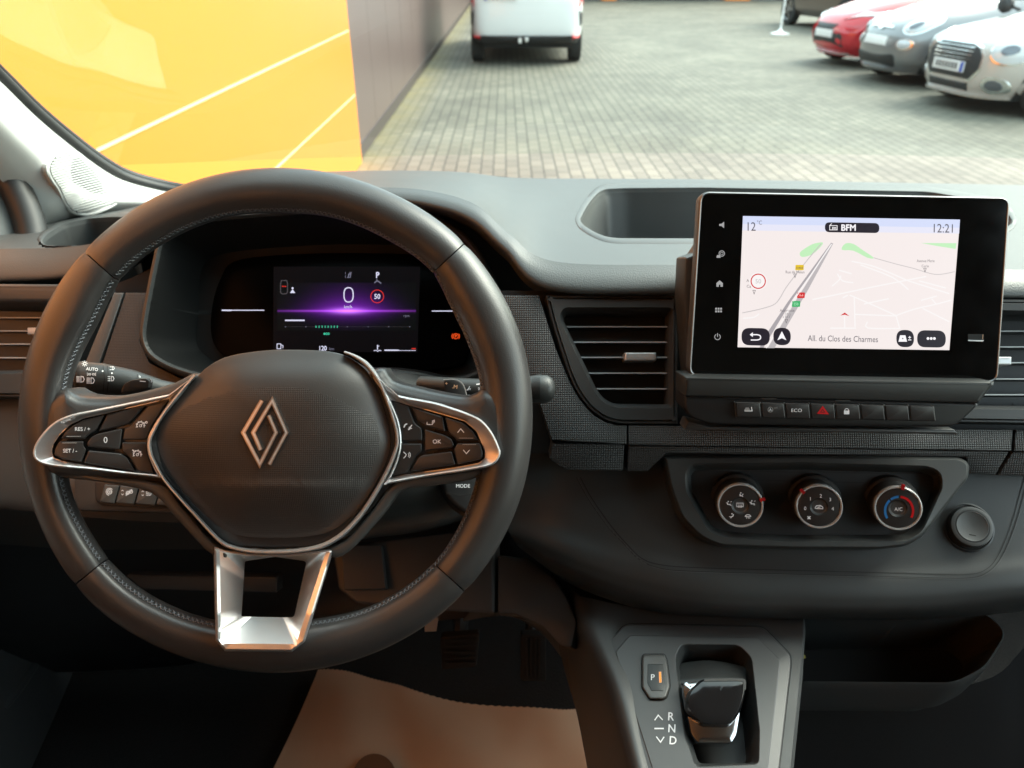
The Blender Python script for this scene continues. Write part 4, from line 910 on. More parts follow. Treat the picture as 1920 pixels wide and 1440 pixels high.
text(mp, '12', *kt((383, 254))[0], 16, PG, h3, E_TX, wx=.85); text(mp, '°C', *kt((432, 232))[0], 7.5, PG, h3, E_TX, wx=.85); text(mp, '12:21', *kt((1466, 264))[0], 16, PG, h3, E_TX, wx=.85, rot=1)
text(mp, 'All. du Clos des Charmes', *kt((902, 885))[0], 11, PG, h3, E_TX, wx=.80, rot=1)
mp.out('street_map', ts)
def pill(nm, x0, y0, x1, y1, draw, r=None):
    b = B(); p = fillet(cw([(x0, y0), (x1, y0 + (x1 - x0) * .017), (x1, y1 + (x1 - x0) * .017), (x0, y1)]), (y1 - y0) / 2 * .98, 8); flat(b, p, PG, .0007, E_DK); draw(b); b.out(nm, ts)
SS = lambda b, pts, wd=1.4, closed=False, m=None: stroke(b, pts, wd, PG, .0008, m or E_WH, closed)
def d_radio(b):
    x, y = kt((848, 258))[0]; SS(b, [(x - 7, y - 3), (x + 7, y - 3), (x + 7, y + 5), (x - 7, y + 5)], 1.2, True); SS(b, [(x - 7, y - 3), (x - 3, y - 7)], 1.2); text(b, 'FM', x + 1.5, y + 2, 4.5, PG, .0008, E_WH, bold=.2); text(b, 'BFM', *kt((933, 260))[0], 11.5, PG, .0008, E_WH, bold=.5, wx=.95)
pill('radio_badge', *kt((800, 230))[0], *kt((1106, 286))[0], d_radio)
def d_back(b):
    x, y = kt((410, 873))[0]; SS(b, [(x - 9, y - 3.5)] + smooth([(x + 3, y - 3.5), (x + 8, y - 2), (x + 9.5, y + 1.5), (x + 8, y + 5), (x + 3, y + 6.5)], 3, False) + [(x - 9, y + 6.5)], 2.2); flat(b, [(x - 11, y - 3.5), (x - 5, y - 8), (x - 5, y + 1)], PG, .0008, E_WH)
pill('back_key', *kt((331, 824))[0], *kt((490, 922))[0], d_back)
def d_nav(b):
    x, y = kt((558, 870))[0]; flat(b, cw([(x, y - 9), (x + 8.5, y + 8), (x, y + 4), (x - 8.5, y + 8)]), PG, .0008, E_WH)
pill('compass_key', *kt((510, 823))[0], *kt((608, 921))[0], d_nav)
def d_view(b):
    x, y = kt((1238, 884))[0]; flat(b, cw([(x - 5, y - 6), (x + 5, y - 6), (x + 8, y + 6), (x - 8, y + 6)]), PG, .0008, E_WH); flat(b, circ(x, y, 1.3, 10), PG, .0009, E_DK); text(b, '+', *kt((1277, 878))[0], 7, PG, .0008, E_WH, bold=.3); SS(b, kt((1268, 892), (1286, 892)), 1.6)
pill('map_view_key', *kt((1202, 835))[0], *kt((1301, 932))[0], d_view)
def d_dots(b):
    for k in (-1, 0, 1):
        x, y = kt((1398 + k * 18, 884))[0]; flat(b, circ(x, y, 2.6, 14), PG, .0008, E_WH)
pill('more_key', *kt((1319, 837))[0], *kt((1480, 933))[0], d_dots)
E_IC = E('touch_icon_light', 165, 165, 165)
def tkey(f):
    b = B(); f(b); b.out('touch_icon', ts)
SI = lambda b, pts, wd=1.3, closed=False: stroke(b, pts, wd, PG, .0002, E_IC, closed)
def i_vol(b): x, y = kt((221, 245))[0]; flat(b, cw([(x - 5, y - 2), (x - 1, y - 2), (x + 4, y - 6), (x + 4, y + 6), (x - 1, y + 2), (x - 5, y + 2)]), PG, .0002, E_IC)
def i_car(b):
    x, y = kt((214, 412))[0]; ringp(b, x + 2, y - 2, 2.0, 3.0, PG, .0002, E_IC); ringp(b, x + 2, y - 2, 4.4, 5.8, PG, .0002, E_IC); flat(b, cw([(x - 8, y + 6), (x - 7, y + 1), (x - 2, y + 1), (x + 0, y + 6)]), PG, .0002, E_IC)
def i_home(b): x, y = kt((208, 575))[0]; flat(b, cw([(x, y - 6), (x + 6, y - 1), (x + 6, y + 6), (x + 1.5, y + 6), (x + 1.5, y + 2), (x - 1.5, y + 2), (x - 1.5, y + 6), (x - 6, y + 6), (x - 6, y - 1)]), PG, .0002, E_IC)
def i_grid(b):
    x, y = kt((202, 724))[0]
    for i in (-1, 0, 1):
        for j in (-.5, .5): flat(b, [(x + i * 4.6 - 1.7, y + j * 5 - 1.7), (x + i * 4.6 + 1.7, y + j * 5 - 1.7), (x + i * 4.6 + 1.7, y + j * 5 + 1.7), (x + i * 4.6 - 1.7, y + j * 5 + 1.7)], PG, .0002, E_IC)
def i_pow(b): x, y = kt((196, 875))[0]; ringp(b, x, y, 4.6, 5.9, PG, .0002, E_IC, -60, 240, 24); SI(b, [(x, y - 7), (x, y)], 1.4)
for f in (i_vol, i_car, i_home, i_grid, i_pow): tkey(f)
b = B(); x, y = kt((1650, 880))[0]; prism(b, cw([(x - 15, y - 7), (x + 15, y - 7), (x + 15, y + 4), (x - 15, y + 4)]), PG, 0, .0002, M_DEEP)
flat(b, cw([(x - 15, y + 4), (x + 15, y + 4.5), (x + 13, y + 7), (x - 15, y + 6)]), PG, .0004, M_SAT); stroke(b, [(x + 13, y - 6), (x + 12.5, y + 3)], 1.2, PG, .0004, M_CPR)
b.out('usb_port', ts)
# ================================================================== DRIVER DISPLAY AND ITS HOOD
bo = smooth(cw([(302, 450), (330, 425), (400, 409), (540, 397), (660, 392), (760, 397), (830, 418), (880, 455), (918, 520), (938, 590), (940, 650), (920, 685), (875, 708), (830, 712), (780, 702), (700, 696), (560, 705), (460, 712), (385, 706), (322, 688), (282, 664), (268, 634), (270, 600), (279, 550), (289, 500)]), 4)
PBn = Pl(W(600, 560, .725), ROT @ V((0, .12, 1))); PCL = Pl(W(650, 580, .80), ROT @ V((0, .16, 1)))
hood = thing('display_hood', PBn.at(600, 712, -.05), 'deep black hood wrapped round the driver display, behind the upper wheel rim', 'display hood')
bi = smooth(cw([(330, 470), (380, 440), (540, 425), (660, 422), (770, 430), (840, 465), (885, 530), (900, 600), (895, 655), (850, 690), (700, 690), (500, 694), (400, 680), (340, 650), (318, 620), (322, 560)]), 4)
M_HD = mat('hood_inner_black', (.006, .0065, .0065), .6, spec=.25, bump=('noise', 1500, .15, .0003))
b = B(); bands(b, [(inset(bo, -14), -.03), (inset(bo, -9), -.004), (inset(bo, -5), .001), (inset(bo, 0), .0015), (inset(bo, 5), -.002)], (610, 560), PBn, M_PL, N=240)
bands(b, [(inset(bo, 5), -.002), (inset(bo, 8), -.012)], (610, 560), PBn, M_HD, N=240); b.out('rim', hood, ang=60)
b = B(); bands(b, [(inset(bo, 8), -.012), (inset(bo, 16), -.03), (bi, -.062)], (610, 560), PBn, M_HD, N=240, close=True); b.out('shroud', hood, ang=60)
clu = thing('driver_display', PCL.at(650, 700, 0), 'wide digital driver display showing 0 km/h over a purple glow, behind the steering wheel', 'instrument display')
lens = smooth(cw([(438, 490), (520, 478), (650, 474), (790, 478), (850, 495), (880, 540), (888, 600), (880, 660), (840, 690), (650, 700), (480, 695), (420, 668), (396, 630), (398, 570), (414, 520)]), 4)
PCF = Pl(PBn.at(650, 580, -.052), PBn.n)
b = B(); prism(b, lens, PCF, -.008, 0, mat('lens_black', (.001, .001, .001), .2, spec=.02), bev=.001); b.out('lens', clu)
E_SC = emit('display_faint_black', lin(8, 7, 10)); E_SC.node_tree.nodes['Principled BSDF'].inputs['Base Color'].default_value = (.001, .001, .001, 1); E_SC.node_tree.nodes['Principled BSDF'].inputs['Specular IOR Level'].default_value = .12; E_W = E('display_white', 225, 225, 250); E_W2 = E('display_dim', 110, 110, 130); E_TL = E('display_teal', 60, 200, 160); E_RR = E('display_red', 215, 40, 30); E_OR = E('display_orange', 255, 84, 24)
def glowmat():
    m = bpy.data.materials.new('purple_glow'); m.use_nodes = True; nt = m.node_tree; p = nt.nodes['Principled BSDF']; p.inputs['Base Color'].default_value = (.004, .004, .004, 1); p.inputs['Roughness'].default_value = .3
    at = nt.nodes.new('ShaderNodeAttribute'); at.attribute_name = 'glow'
    p.inputs['Specular IOR Level'].default_value = .1; nt.links.new(at.outputs['Color'], p.inputs['Emission Color']); p.inputs['Emission Strength'].default_value = 2 ** -EXPO
    return m
b = B(); dq2 = [(513, 500), (788, 500), (783, 661), (512, 659)]; flat(b, dq2, PCF, .0002, E_SC); b.out('lit_panel', clu)
# the glow graphic of the display: a coloured picture on the screen, drawn as vertex colours of the lit screen
n1, n2 = 70, 34; vs = []; cols = []
for j in range(n2 + 1):
    for i in range(n1 + 1):
        x = 520 + 260 * i / n1; y = 530 + 90 * j / n2; vs.append(PCF.at(x, y, .0003)); dx = (x - 652) / 62; dy = (y - 583)
        up = math.exp(-(dx * 1.05) ** 2) * math.exp(-max(0, -dy) / 15) * (1 if dy <= 0 else math.exp(-dy / 7.5)); line = math.exp(-(dx * .55) ** 2) * math.exp(-(dy / 1.6) ** 2); core = math.exp(-(dx * 2.2) ** 2) * math.exp(-(dy / 5) ** 2)
        cols.append((.002 + .26 * up + .42 * line + .55 * core, .003 + .02 * up + .06 * line + .20 * core, .003 + .62 * up + .75 * line + .8 * core, 1))
me = bpy.data.meshes.new('purple_glow'); me.from_pydata([v - WL[clu.name] for v in vs], [], [(j * (n1 + 1) + i, j * (n1 + 1) + i + 1, (j + 1) * (n1 + 1) + i + 1, (j + 1) * (n1 + 1) + i) for j in range(n2) for i in range(n1)])
ca = me.color_attributes.new('glow', 'FLOAT_COLOR', 'POINT')
for i, c in enumerate(cols): ca.data[i].color = c
me.materials.append(glowmat()); gob = bpy.data.objects.new('purple_glow', me); SC.collection.objects.link(gob); gob.parent = clu; WL[gob.name] = WL[clu.name]
kd = crop(380, 400, 3.4286); hq = .0006
def part(nm, parent, f): b = B(); f(b); return b.out(nm, parent)
T = lambda b, s, p, h, m=E_W, **k: text(b, s, *kd(p)[0], h, PCF, hq, m, **k)
S2 = lambda b, pts, wd, m=E_W, closed=False: stroke(b, pts, wd, PCF, hq, m, closed)
part('speed_reading', clu, lambda b: (ringp(b, *kd((938, 524))[0], 8.0, 10.2, PCF, hq, E_W, 0, 180, 20), ringp(b, *kd((938, 524))[0], 0, .01, PCF, hq, E_W), T(b, 'km/h', (935, 600), 6)))
bpy.data.objects.remove(bpy.data.objects['speed_reading'])
def zero(b):
    x, y = kd((938, 524))[0]; o = []
    for k in range(40):
        t = 2 * math.pi * k / 40; c, s = math.cos(t), math.sin(t); o.append((x + 8.6 * abs(c) ** .8 * (1 if c > 0 else -1), y + 13.4 * abs(s) ** .75 * (1 if s > 0 else -1)))
    S2(b, o, 2.1, E_W, True); T(b, 'km/h', (935, 600), 5.6, wx=.95)
part('speed_reading', clu, zero)
def lim(b): x, y = kd((1122, 534))[0]; ringp(b, x, y, 11.2, 12.8, PCF, hq, E_RR); text(b, '50', x, y, 9, PCF, hq, E_W, bold=.25, wx=.9)
part('speed_limit_sign', clu, lim)
def gearP(b):
    T(b, 'P', (1124, 396), 10.5, bold=.4, wx=.85); x, y = kd((1124, 437))[0]; S2(b, [(x - 6, y + 3), (x - 1, y - 1), (x + 3, y + 1), (x + 7, y + 4)], 2.2, E_W2); S2(b, [(x - 2, y - 5), (x + 0, y - 1)], 1.4, E_W2)
part('gear_reading', clu, gearP)
def belts(b):
    x, y = kd((523, 473))[0]; S2(b, [(x - 5, y - 12), (x + 5, y - 12), (x + 6.5, y - 6), (x + 6.5, y + 10), (x + 4, y + 13), (x - 4, y + 13), (x - 6.5, y + 10), (x - 6.5, y - 6)], 2.0, E_SC2, True)
    for k in (-3, 0, 3): flat(b, circ(x + k, y - 1, 1.2, 8), PCF, hq, E_RR)
    x, y = kd((578, 495))[0]; flat(b, circ(x, y - 4, 2, 10), PCF, hq, E_W); flat(b, [(x, y - 2), (x + 5, y + 5), (x - 5, y + 5)], PCF, hq, E_W)
E_SC2 = E('display_grey', 62, 60, 66)
part('seat_belt_symbol', clu, belts)
def lane(b): x, y = kd((935, 398))[0]; S2(b, [(x - 5, y - 6), (x - 5, y - 2)], 1, E_W2); S2(b, [(x - 5, y), (x - 5, y + 5)], 1, E_W2); S2(b, [(x + 4, y - 5), (x + 1, y - 2), (x, y + 4), (x + 4, y + 4), (x + 5, y - 2)], 1.6, E_W2, True); S2(b, [(x - 2, y + 5), (x + 7, y - 6)], 1, E_W2)
part('lane_symbol', clu, lane)
def scale(b):
    S2(b, kd((530, 688), (656, 688)), 2.6)
    for x in (532, 664, 930, 1064, 1196, 1331): S2(b, kd((x - 3, 729), (x + 3, 729)), 1.6, E_W2)
    S2(b, kd((532, 729), (1331, 729)), .35, E_SC2)
part('rev_scale', clu, scale)
def eco(b):
    for k in range(8): S2(b, kd((729 + k * 19.5, 722), (729 + k * 19.5, 736)), 1.7, E_TL)
    T(b, 'eco', (796, 771), 5.4, E_TL, bold=.3)
part('eco_gauge', clu, eco)
part('rpm_word', clu, lambda b: T(b, 'rpm', (1311, 657), 5, E_W2))
part('side_bar', clu, lambda b: (S2(b, kd((123, 623), (396, 623)), 1.7), S2(b, kd((123, 623), (185, 624)), 2.6)))
part('side_bar', clu, lambda b: S2(b, kd((1473, 628), (1640, 628)), 1.7))
part('range_reading', clu, lambda b: (T(b, '120', (771, 867), 8.5, bold=.3, wx=.85), T(b, 'km', (829, 870), 5.5, E_W2)))
def temp(b):
    S2(b, kd((1168, 880), (1262, 880)), 2.3); S2(b, kd((1262, 882), (1370, 882)), .9); S2(b, kd((1343, 870), (1370, 870)), 2, E_RR)
    x, y = kd((1124, 870))[0]; S2(b, [(x, y - 7), (x, y + 2)], 1.8); S2(b, [(x, y - 5), (x + 3.5, y - 5)], 1.1); S2(b, [(x - 7, y + 4), (x - 3, y + 3), (x, y + 5), (x + 4, y + 3), (x + 7, y + 4)], 1.3)
part('temperature_gauge', clu, temp)
def fuel(b): x, y = kd((492, 853))[0]; S2(b, [(x - 4, y + 5), (x - 4, y - 4), (x + 3, y - 4), (x + 3, y + 5)], 1.4, E_W, True); S2(b, [(x + 4, y - 2), (x + 7, y - 1), (x + 7, y + 4)], 1.2)
part('fuel_symbol', clu, fuel)
def brake(b): x, y = kd((1627, 790))[0]; ringp(b, x, y, 4.2, 5.4, PCF, hq, E_OR); text(b, 'P', x, y, 5.5, PCF, hq, E_OR, bold=.3); ringp(b, x, y, 6.6, 7.8, PCF, hq, E_OR, -40, 40, 8); ringp(b, x, y, 6.6, 7.8, PCF, hq, E_OR, 140, 220, 8)
part('brake_warning', clu, brake)

# ================================================================== LOWER DASH ON THE DRIVER'S SIDE
M_BR = mat('lower_trim_plastic', (.036, .034, .033), .5, bump=('noise', 1300, .2, .0004), var=(20, .06))
cpatch('knee_panel', dash, [[(-260, 745, .80), (0, 745, .78), (160, 760, .765), (400, 770, .77), (620, 780, .79)], [(-260, 820, .78), (0, 820, .765), (160, 840, .75), (400, 850, .76), (620, 850, .78)],
     [(-260, 900, .765), (0, 905, .75), (150, 905, .735), (400, 900, .75), (620, 900, .775)], [(-260, 950, .765), (-20, 950, .75), (150, 965, .73), (340, 975, .745), (620, 975, .77)],
     [(-260, 957, .79), (-20, 958, .77), (150, 972, .745), (340, 982, .76), (620, 982, .79)], [(-260, 1020, .86), (-20, 1020, .84), (150, 1030, .83), (400, 1030, .83), (620, 1030, .84)]], M_BR)
PK = pl3((150, 900, .728), (150, 965, .724), (350, 905, .732))
kk = crop(40, 640, 3.692)
b = B(); prism(b, fillet(cw(kk((360, 930), (1100, 935), (1110, 1195), (390, 1175), (365, 1120))), 7), PK, -.03, 0, M_BR, bev=.003); prism(b, fillet(cw(kk((512, 965), (1090, 985), (1100, 1165), (560, 1135), (515, 1100))), 5), PK, -.002, .0012, M_PLB, bev=.0008); sw = b.out('switch_panel', dash)
xs = [545, 655, 790, 935, 1075]
for i in range(4):
    b = B(); x0, x1 = xs[i] + 6, xs[i + 1] - 4; d_ = [-20, -12, -14, -14]
    prism(b, fillet(cw(kk((x0 + 25, 990 + i * 9), (x1 + 28, 998 + i * 9), (x1 - 8, 1125 + i * 6), (x0 - 8, 1112 + i * 6))), 3), PK, 0, .0045, M_PLG, bev=.0012)
    x, y = kk(((x0 + x1) / 2 + 10, 1042 + i * 6))[0]; hk = .00465
    if i == 0: ringp(b, x, y, 3.4, 4.8, PK, hk, M_INK, 0, 360, 20); ringp(b, x, y, 1, 2, PK, hk, M_INK, 0, 360, 10); ringp(b, x, y, 6, 7.2, PK, hk, M_INK, 100, 320, 14)
    if i in (1, 2):
        stroke(b, [(x - 11, y - 3), (x - 9, y - 5), (x - 7, y - 3)], 1, PK, hk, M_INK); stroke(b, [(x - 11, y + 2), (x - 9, y + 4), (x - 7, y + 2)], 1, PK, hk, M_INK)
        if i == 1:
            for q in (-2, 0, 2): stroke(b, [(x - 3, y + 4 + q), (x + 9, y - 5 + q)], 1, PK, hk, M_INK)
            ringp(b, x + 1, y, 2.5, 3.7, PK, hk, M_INK, 0, 360, 14); ringp(b, x + 7, y - 2, 2.5, 3.7, PK, hk, M_INK, 0, 360, 14)
        else: lamp(b, x + 2, y, PK, .7, 3, True, h=hk)
    b.out('push_switch', sw)
# under dash: knee bolster behind the wheel opening, cross rail, panels right of the column
cpatch('bolster', dash, [[(-120, 985, .86), (150, 985, .85), (400, 985, .85), (700, 975, .83), (960, 960, .80)], [(-120, 1070, .92), (150, 1070, .9), (400, 1070, .9), (700, 1040, .86), (960, 1010, .80)], [(-120, 1200, .98), (150, 1200, .98), (400, 1180, .96), (700, 1120, .90), (960, 1080, .80)], [(-120, 1260, 1.10), (150, 1260, 1.1), (400, 1240, 1.1), (700, 1180, 1.05), (960, 1150, .90)]], M_PLB)
Pq = pl3((300, 1075, .84), (300, 1115, .84), (420, 1075, .84)); b = B(); prism(b, fillet(cw([(235, 1078), (520, 1082), (520, 1112), (265, 1106)]), 4), Pq, -.02, 0, M_BR, bev=.003); b.out('shelf_rail', dash)
Pq = pl3((720, 1020, .79), (720, 1150, .77), (900, 1020, .77)); b = B()
prism(b, fillet(cw([(622, 1025), (925, 985), (928, 1150), (830, 1146), (668, 1132), (634, 1105)]), 6), Pq, -.03, 0, M_BR, bev=.003); b.out('column_side_panel', dash, ang=15)
b = B(); prism(b, fillet(cw([(932, 1040), (990, 1045), (1035, 1080), (1062, 1120), (1082, 1165), (1072, 1215), (1050, 1210), (1015, 1172), (960, 1150), (932, 1150)]), 6), pl3((940, 1050, .765), (1090, 1290, .70), (1040, 1060, .75)), -.03, 0, M_BR, bev=.003); b.out('column_side_panel', dash)
b = B(); prism(b, fillet(cw([(640, 1022), (715, 1022), (724, 1104), (645, 1106)]), 3), pl3((680, 1022, .785), (680, 1110, .768), (725, 1022, .783)), -.01, .002, M_BR, bev=.001); b.out('hatch_cover', dash, ang=15)

# ================================================================== CENTRE CONSOLE
con = thing('centre_console', W(1330, 1500, .75), 'dark grey centre console sloping down from the fascia, carrying the gear selector', 'centre console')
k7 = crop(1100, 1130, 4.174)
PG2 = pl3((1200, 1180, .694), (1200, 1440, .5945), (1480, 1184, .687))
gp = fillet(cw(k7((300, 168), (1375, 186), (1592, 405), (1598, 480), (1490, 1420), (1200, 1900), (600, 1900), (450, 1380), (140, 400), (150, 340))), [14, 14, 12, 10, 8, 8, 8, 8, 14, 12], 6)
pk = fillet(cw(k7((740, 325), (1190, 330), (1290, 430), (1352, 1000), (1345, 1262), (850, 1285), (770, 1050), (700, 500), (695, 420))), [10, 12, 10, 4, 10, 12, 4, 4, 8], 5)
pki = fillet(cw(k7((780, 345), (1175, 348), (1262, 435), (1318, 1000), (1300, 1236), (880, 1240), (825, 1060), (730, 500), (735, 430))), [8, 10, 8, 4, 8, 10, 4, 4, 6], 5)
b = B()
patch(b, [[(1060, 1120, .80), (1088, 1118, .735), (1200, 1140, .722), (1350, 1148, .716), (1506, 1156, .712)], [(1062, 1180, .79), (1100, 1180, .700), (1200, 1180, .697), (1350, 1182, .692), (1506, 1184, .688)], [(1070, 1280, .78), (1138, 1280, .655), (1220, 1280, .652), (1360, 1280, .648), (1498, 1280, .646)],
          [(1090, 1380, .76), (1164, 1380, .62), (1240, 1380, .618), (1360, 1380, .616), (1488, 1380, .614)], [(1110, 1500, .74), (1192, 1500, .582), (1260, 1500, .58), (1360, 1500, .58), (1476, 1500, .58)], [(1120, 1640, .74), (1220, 1640, .55), (1270, 1640, .55), (1360, 1640, .55), (1466, 1640, .55)]], 16, 14, M_PLG, cuts=(inset(pk, -4),))
b.out('console_top', con)
# left flank of the console, curving into the footwell arch
cpatch('console_flank', con, [[(1040, 1080, .78), (1060, 1095, .76), (1086, 1116, .737)], [(1046, 1180, .82), (1075, 1180, .77), (1101, 1180, .702)], [(1052, 1230, .84), (1092, 1230, .77), (1121, 1232, .678)], [(1068, 1290, .84), (1110, 1290, .75), (1140, 1290, .653)], [(1092, 1370, .84), (1134, 1370, .74), (1162, 1375, .622)], [(1112, 1440, .84), (1152, 1440, .73), (1178, 1440, .60)], [(1140, 1560, .84), (1180, 1560, .72), (1204, 1560, .57)]], M_BR)
cpatch('arch_backing', con, [[(940, 1010, .83), (1040, 1030, .83), (1160, 1060, .80), (1320, 1090, .79)], [(940, 1080, .83), (1045, 1100, .82), (1160, 1130, .79), (1320, 1150, .79)], [(940, 1150, .84), (1050, 1180, .82), (1160, 1200, .80), (1320, 1220, .80)]], M_PLB)
cpatch('footwell_arch', con, [[(900, 1130, .86), (960, 1128, .84), (1010, 1120, .80), (1050, 1100, .76)], [(870, 1160, .9), (955, 1150, .88), (1008, 1165, .85), (1046, 1185, .82)], [(870, 1165, 1.0), (950, 1155, 1.0), (1012, 1185, .95), (1052, 1232, .90)]], M_BR)
b = B(); rr = [[W(1506, 1156, .712), W(1506, 1184, .688), W(1498, 1280, .646), W(1488, 1380, .614), W(1476, 1500, .58)], [W(1508, 1157, .713), W(1510, 1185, .690), W(1504, 1281, .65), W(1494, 1381, .618), W(1482, 1501, .585)], [W(1500, 1160, .86), W(1500, 1200, .86), W(1490, 1290, .86), W(1475, 1390, .86), W(1465, 1500, .86)]]
grid(b, rr, M_PLG); b.out('right_edge', con)
# gate panel on a plane laid on the console
pcc = k7((1010, 800))[0]
b = B(); bands(b, [(inset(gp, -1), -.012), (gp, .0015), (inset(gp, 1), .0032), (inset(gp, 20), .0044), (inset(gp, 22), .0050), (inset(pk, -1.5), .0052), (pk, .0046)], pcc, PG2, mat('gate_panel_plastic', (.056, .057, .058), .40, bump=('noise', 1700, .1, .0002), var=(30, .04)), N=240)
b.out('gate_panel', con, ang=12)
b = B(); bands(b, [(inset(gp, -2.2), .0012), (inset(gp, -.6), .0012)], pcc, PG2, M_DEEP, N=240)
bands(b, [(pk, .0046), (pki, -.004), (inset(pki, 1), -.045)], pcc, PG2, M_PL, N=240, close=True, capmat=M_PLB); b.out('selector_well', con, ang=40)
Pw = Pl(PG2.at(1340, 1260, -.02), PG2.n)
b = B(); patch(b, [[(1268, 1245, PG2.d(1268, 1245) + .016), (1330, 1238, PG2.d(1330, 1238) + .014), (1400, 1250, PG2.d(1400, 1250) + .016)], [(1272, 1262, PG2.d(1272, 1262) + .006), (1335, 1256, PG2.d(1335, 1256) + .002), (1398, 1264, PG2.d(1398, 1264) + .008)], [(1276, 1285, PG2.d(1280, 1290) + .006), (1335, 1285, PG2.d(1335, 1290) + .004), (1400, 1285, PG2.d(1398, 1290) + .006)], [(1278, 1300, PG2.d(1290, 1300) + .04), (1335, 1300, PG2.d(1335, 1300) + .04), (1402, 1300, PG2.d(1390, 1300) + .04)]], 6, 6, M_PL); b.out('sliding_shutter', con)
# park button
bt = fillet(cw(k7((445, 402), (610, 402), (632, 455), (655, 655), (628, 745), (600, 760), (492, 758), (430, 665), (430, 430))), 4)
b = B(); prism(b, inset(bt, -1.2), PG2, .003, .0052, M_DEEP); b.out('button_gap', con)
b = B(); prism(b, inset(bt, .8), PG2, .003, .0082, mat('park_button_plastic', (.085, .085, .083), .36, var=(40, .04)), bev=.002, seg=4); pb = b.out('park_button', con)
b = B(); prism(b, fillet(cw(k7((478, 480), (598, 480), (618, 640), (602, 690), (506, 690), (475, 625))), 2), PG2, .0075, .0086, M_PL, bev=.0003); text(b, 'P', *k7((516, 583))[0], 11, PG2, .0088, M_INK); b.out('button_face', pb)
E_AM = emit('amber_lamp', lin(255, 150, 20), 1.6)
b = B(); stroke(b, k7((574, 540), (578, 626)), 5, PG2, .0088, M_CPR); stroke(b, k7((574, 546), (578, 622)), 2.2, PG2, .009, E_AM); b.out('amber_light', pb)
b = B(); hp = .0056
for c, p in (('R', (658, 890)), ('N', (667, 983)), ('D', (675, 1077))): text(b, c, *k7(p)[0], 15, PG2, hp, M_INK, bold=.3, wx=.92, rot=3)
stroke(b, k7((532, 920), (560, 880), (595, 918)), 2, PG2, hp, M_INK); stroke(b, k7((530, 985), (604, 985)), 2.6, PG2, hp, M_INK); stroke(b, k7((545, 1048), (578, 1092), (606, 1050)), 2, PG2, hp, M_INK)
b.out('gear_letters', con)
# gear selector
PSel = Pl(PG2.at(1340, 1330, .020), (PG2.n + (ROT @ V((0, 0, 1))) * .6).normalized())
sel = thing('gear_selector', PG2.at(1340, 1400, -.03), 'stubby glossy black gear selector with silver skirt, in the well beside letters R N D', 'gear selector')
M_SKT = mat('selector_silver', (.62, .62, .63), .16, metal=1)
M_BLK = mat('gloss_black_knob', (.010, .010, .011), .16, coat=.25, var=(40, .05))
kn = fillet(cw(k7((903, 592), (1220, 590), (1250, 625), (1248, 700), (1215, 840), (1130, 968), (905, 962), (808, 880), (775, 800), (790, 690))), [8, 10, 6, 8, 10, 10, 10, 12, 14, 14], 5)
b = B(); bands(b, [(kn, -.010), (inset(kn, .6), -.002), (inset(kn, 5), .0025), (inset(kn, 14), .0035), (inset(kn, 24), .0036)], k7((1020, 770))[0], PSel, M_BLK, N=160, close=True)
stroke(b, smooth(k7((920, 606), (1060, 603), (1215, 604), (1236, 630), (1234, 680)), 4, False), 5, PSel, .0031, M_PLG); b.out('grip', sel, ang=30)
b = B(); sk = fillet(cw(k7((775, 600), (905, 590), (1120, 600), (1245, 700), (1215, 900), (1195, 1022), (1155, 1088), (885, 1085), (832, 1015), (805, 885), (772, 680))), 6)
bands(b, [(inset(sk, 1), -.035), (sk, -.012), (inset(sk, 1.5), -.0095), (inset(sk, 12), -.0075)], k7((1010, 840))[0], PSel, M_SKT, N=160, close=True); b.out('silver_skirt', sel, ang=30)
# ---- cubby right of the console and lower right mass
b = B(); op = fillet(cw([(1507, 1150), (1845, 1150), (1885, 1185), (1845, 1250), (1790, 1278), (1507, 1276)]), [3, 20, 20, 20, 20, 3])
PCu = pl3((1510, 1160, .715), (1510, 1276, .675), (1800, 1160, .715))
bands(b, [(inset(op, -13), -.05), (inset(op, -10), -.012), (inset(op, -5), -.001), (inset(op, -1.5), .001), (op, -.002), (inset(op, 3), -.08)], (1680, 1210), PCu, M_PL, N=160, close=True, capmat=M_DEEP); cub = b.out('cubby', dash, ang=60)
cpatch('lower_right_panel', dash, [[(1478, 1290, .72), (1700, 1298, .72), (1860, 1270, .73), (1960, 1190, .74), (2200, 1150, .76)], [(1478, 1340, .76), (1700, 1350, .76), (1860, 1340, .78), (1960, 1280, .80), (2200, 1230, .82)], [(1470, 1520, .82), (1700, 1520, .84), (1860, 1520, .9), (1960, 1500, .92), (2200, 1480, .95)]], M_PLB)
t = thing('paper_scrap', W(1511, 1222, .705), 'tiny yellow scrap caught at the left edge of the open cubby', 'scrap'); b = B(); prism(b, [(1506, 1218), (1516, 1219), (1518, 1224), (1506, 1227)], PCu, -.012, -.011, mat('yellow_paper', (.45, .38, .08), .8)); b.out('scrap', t)

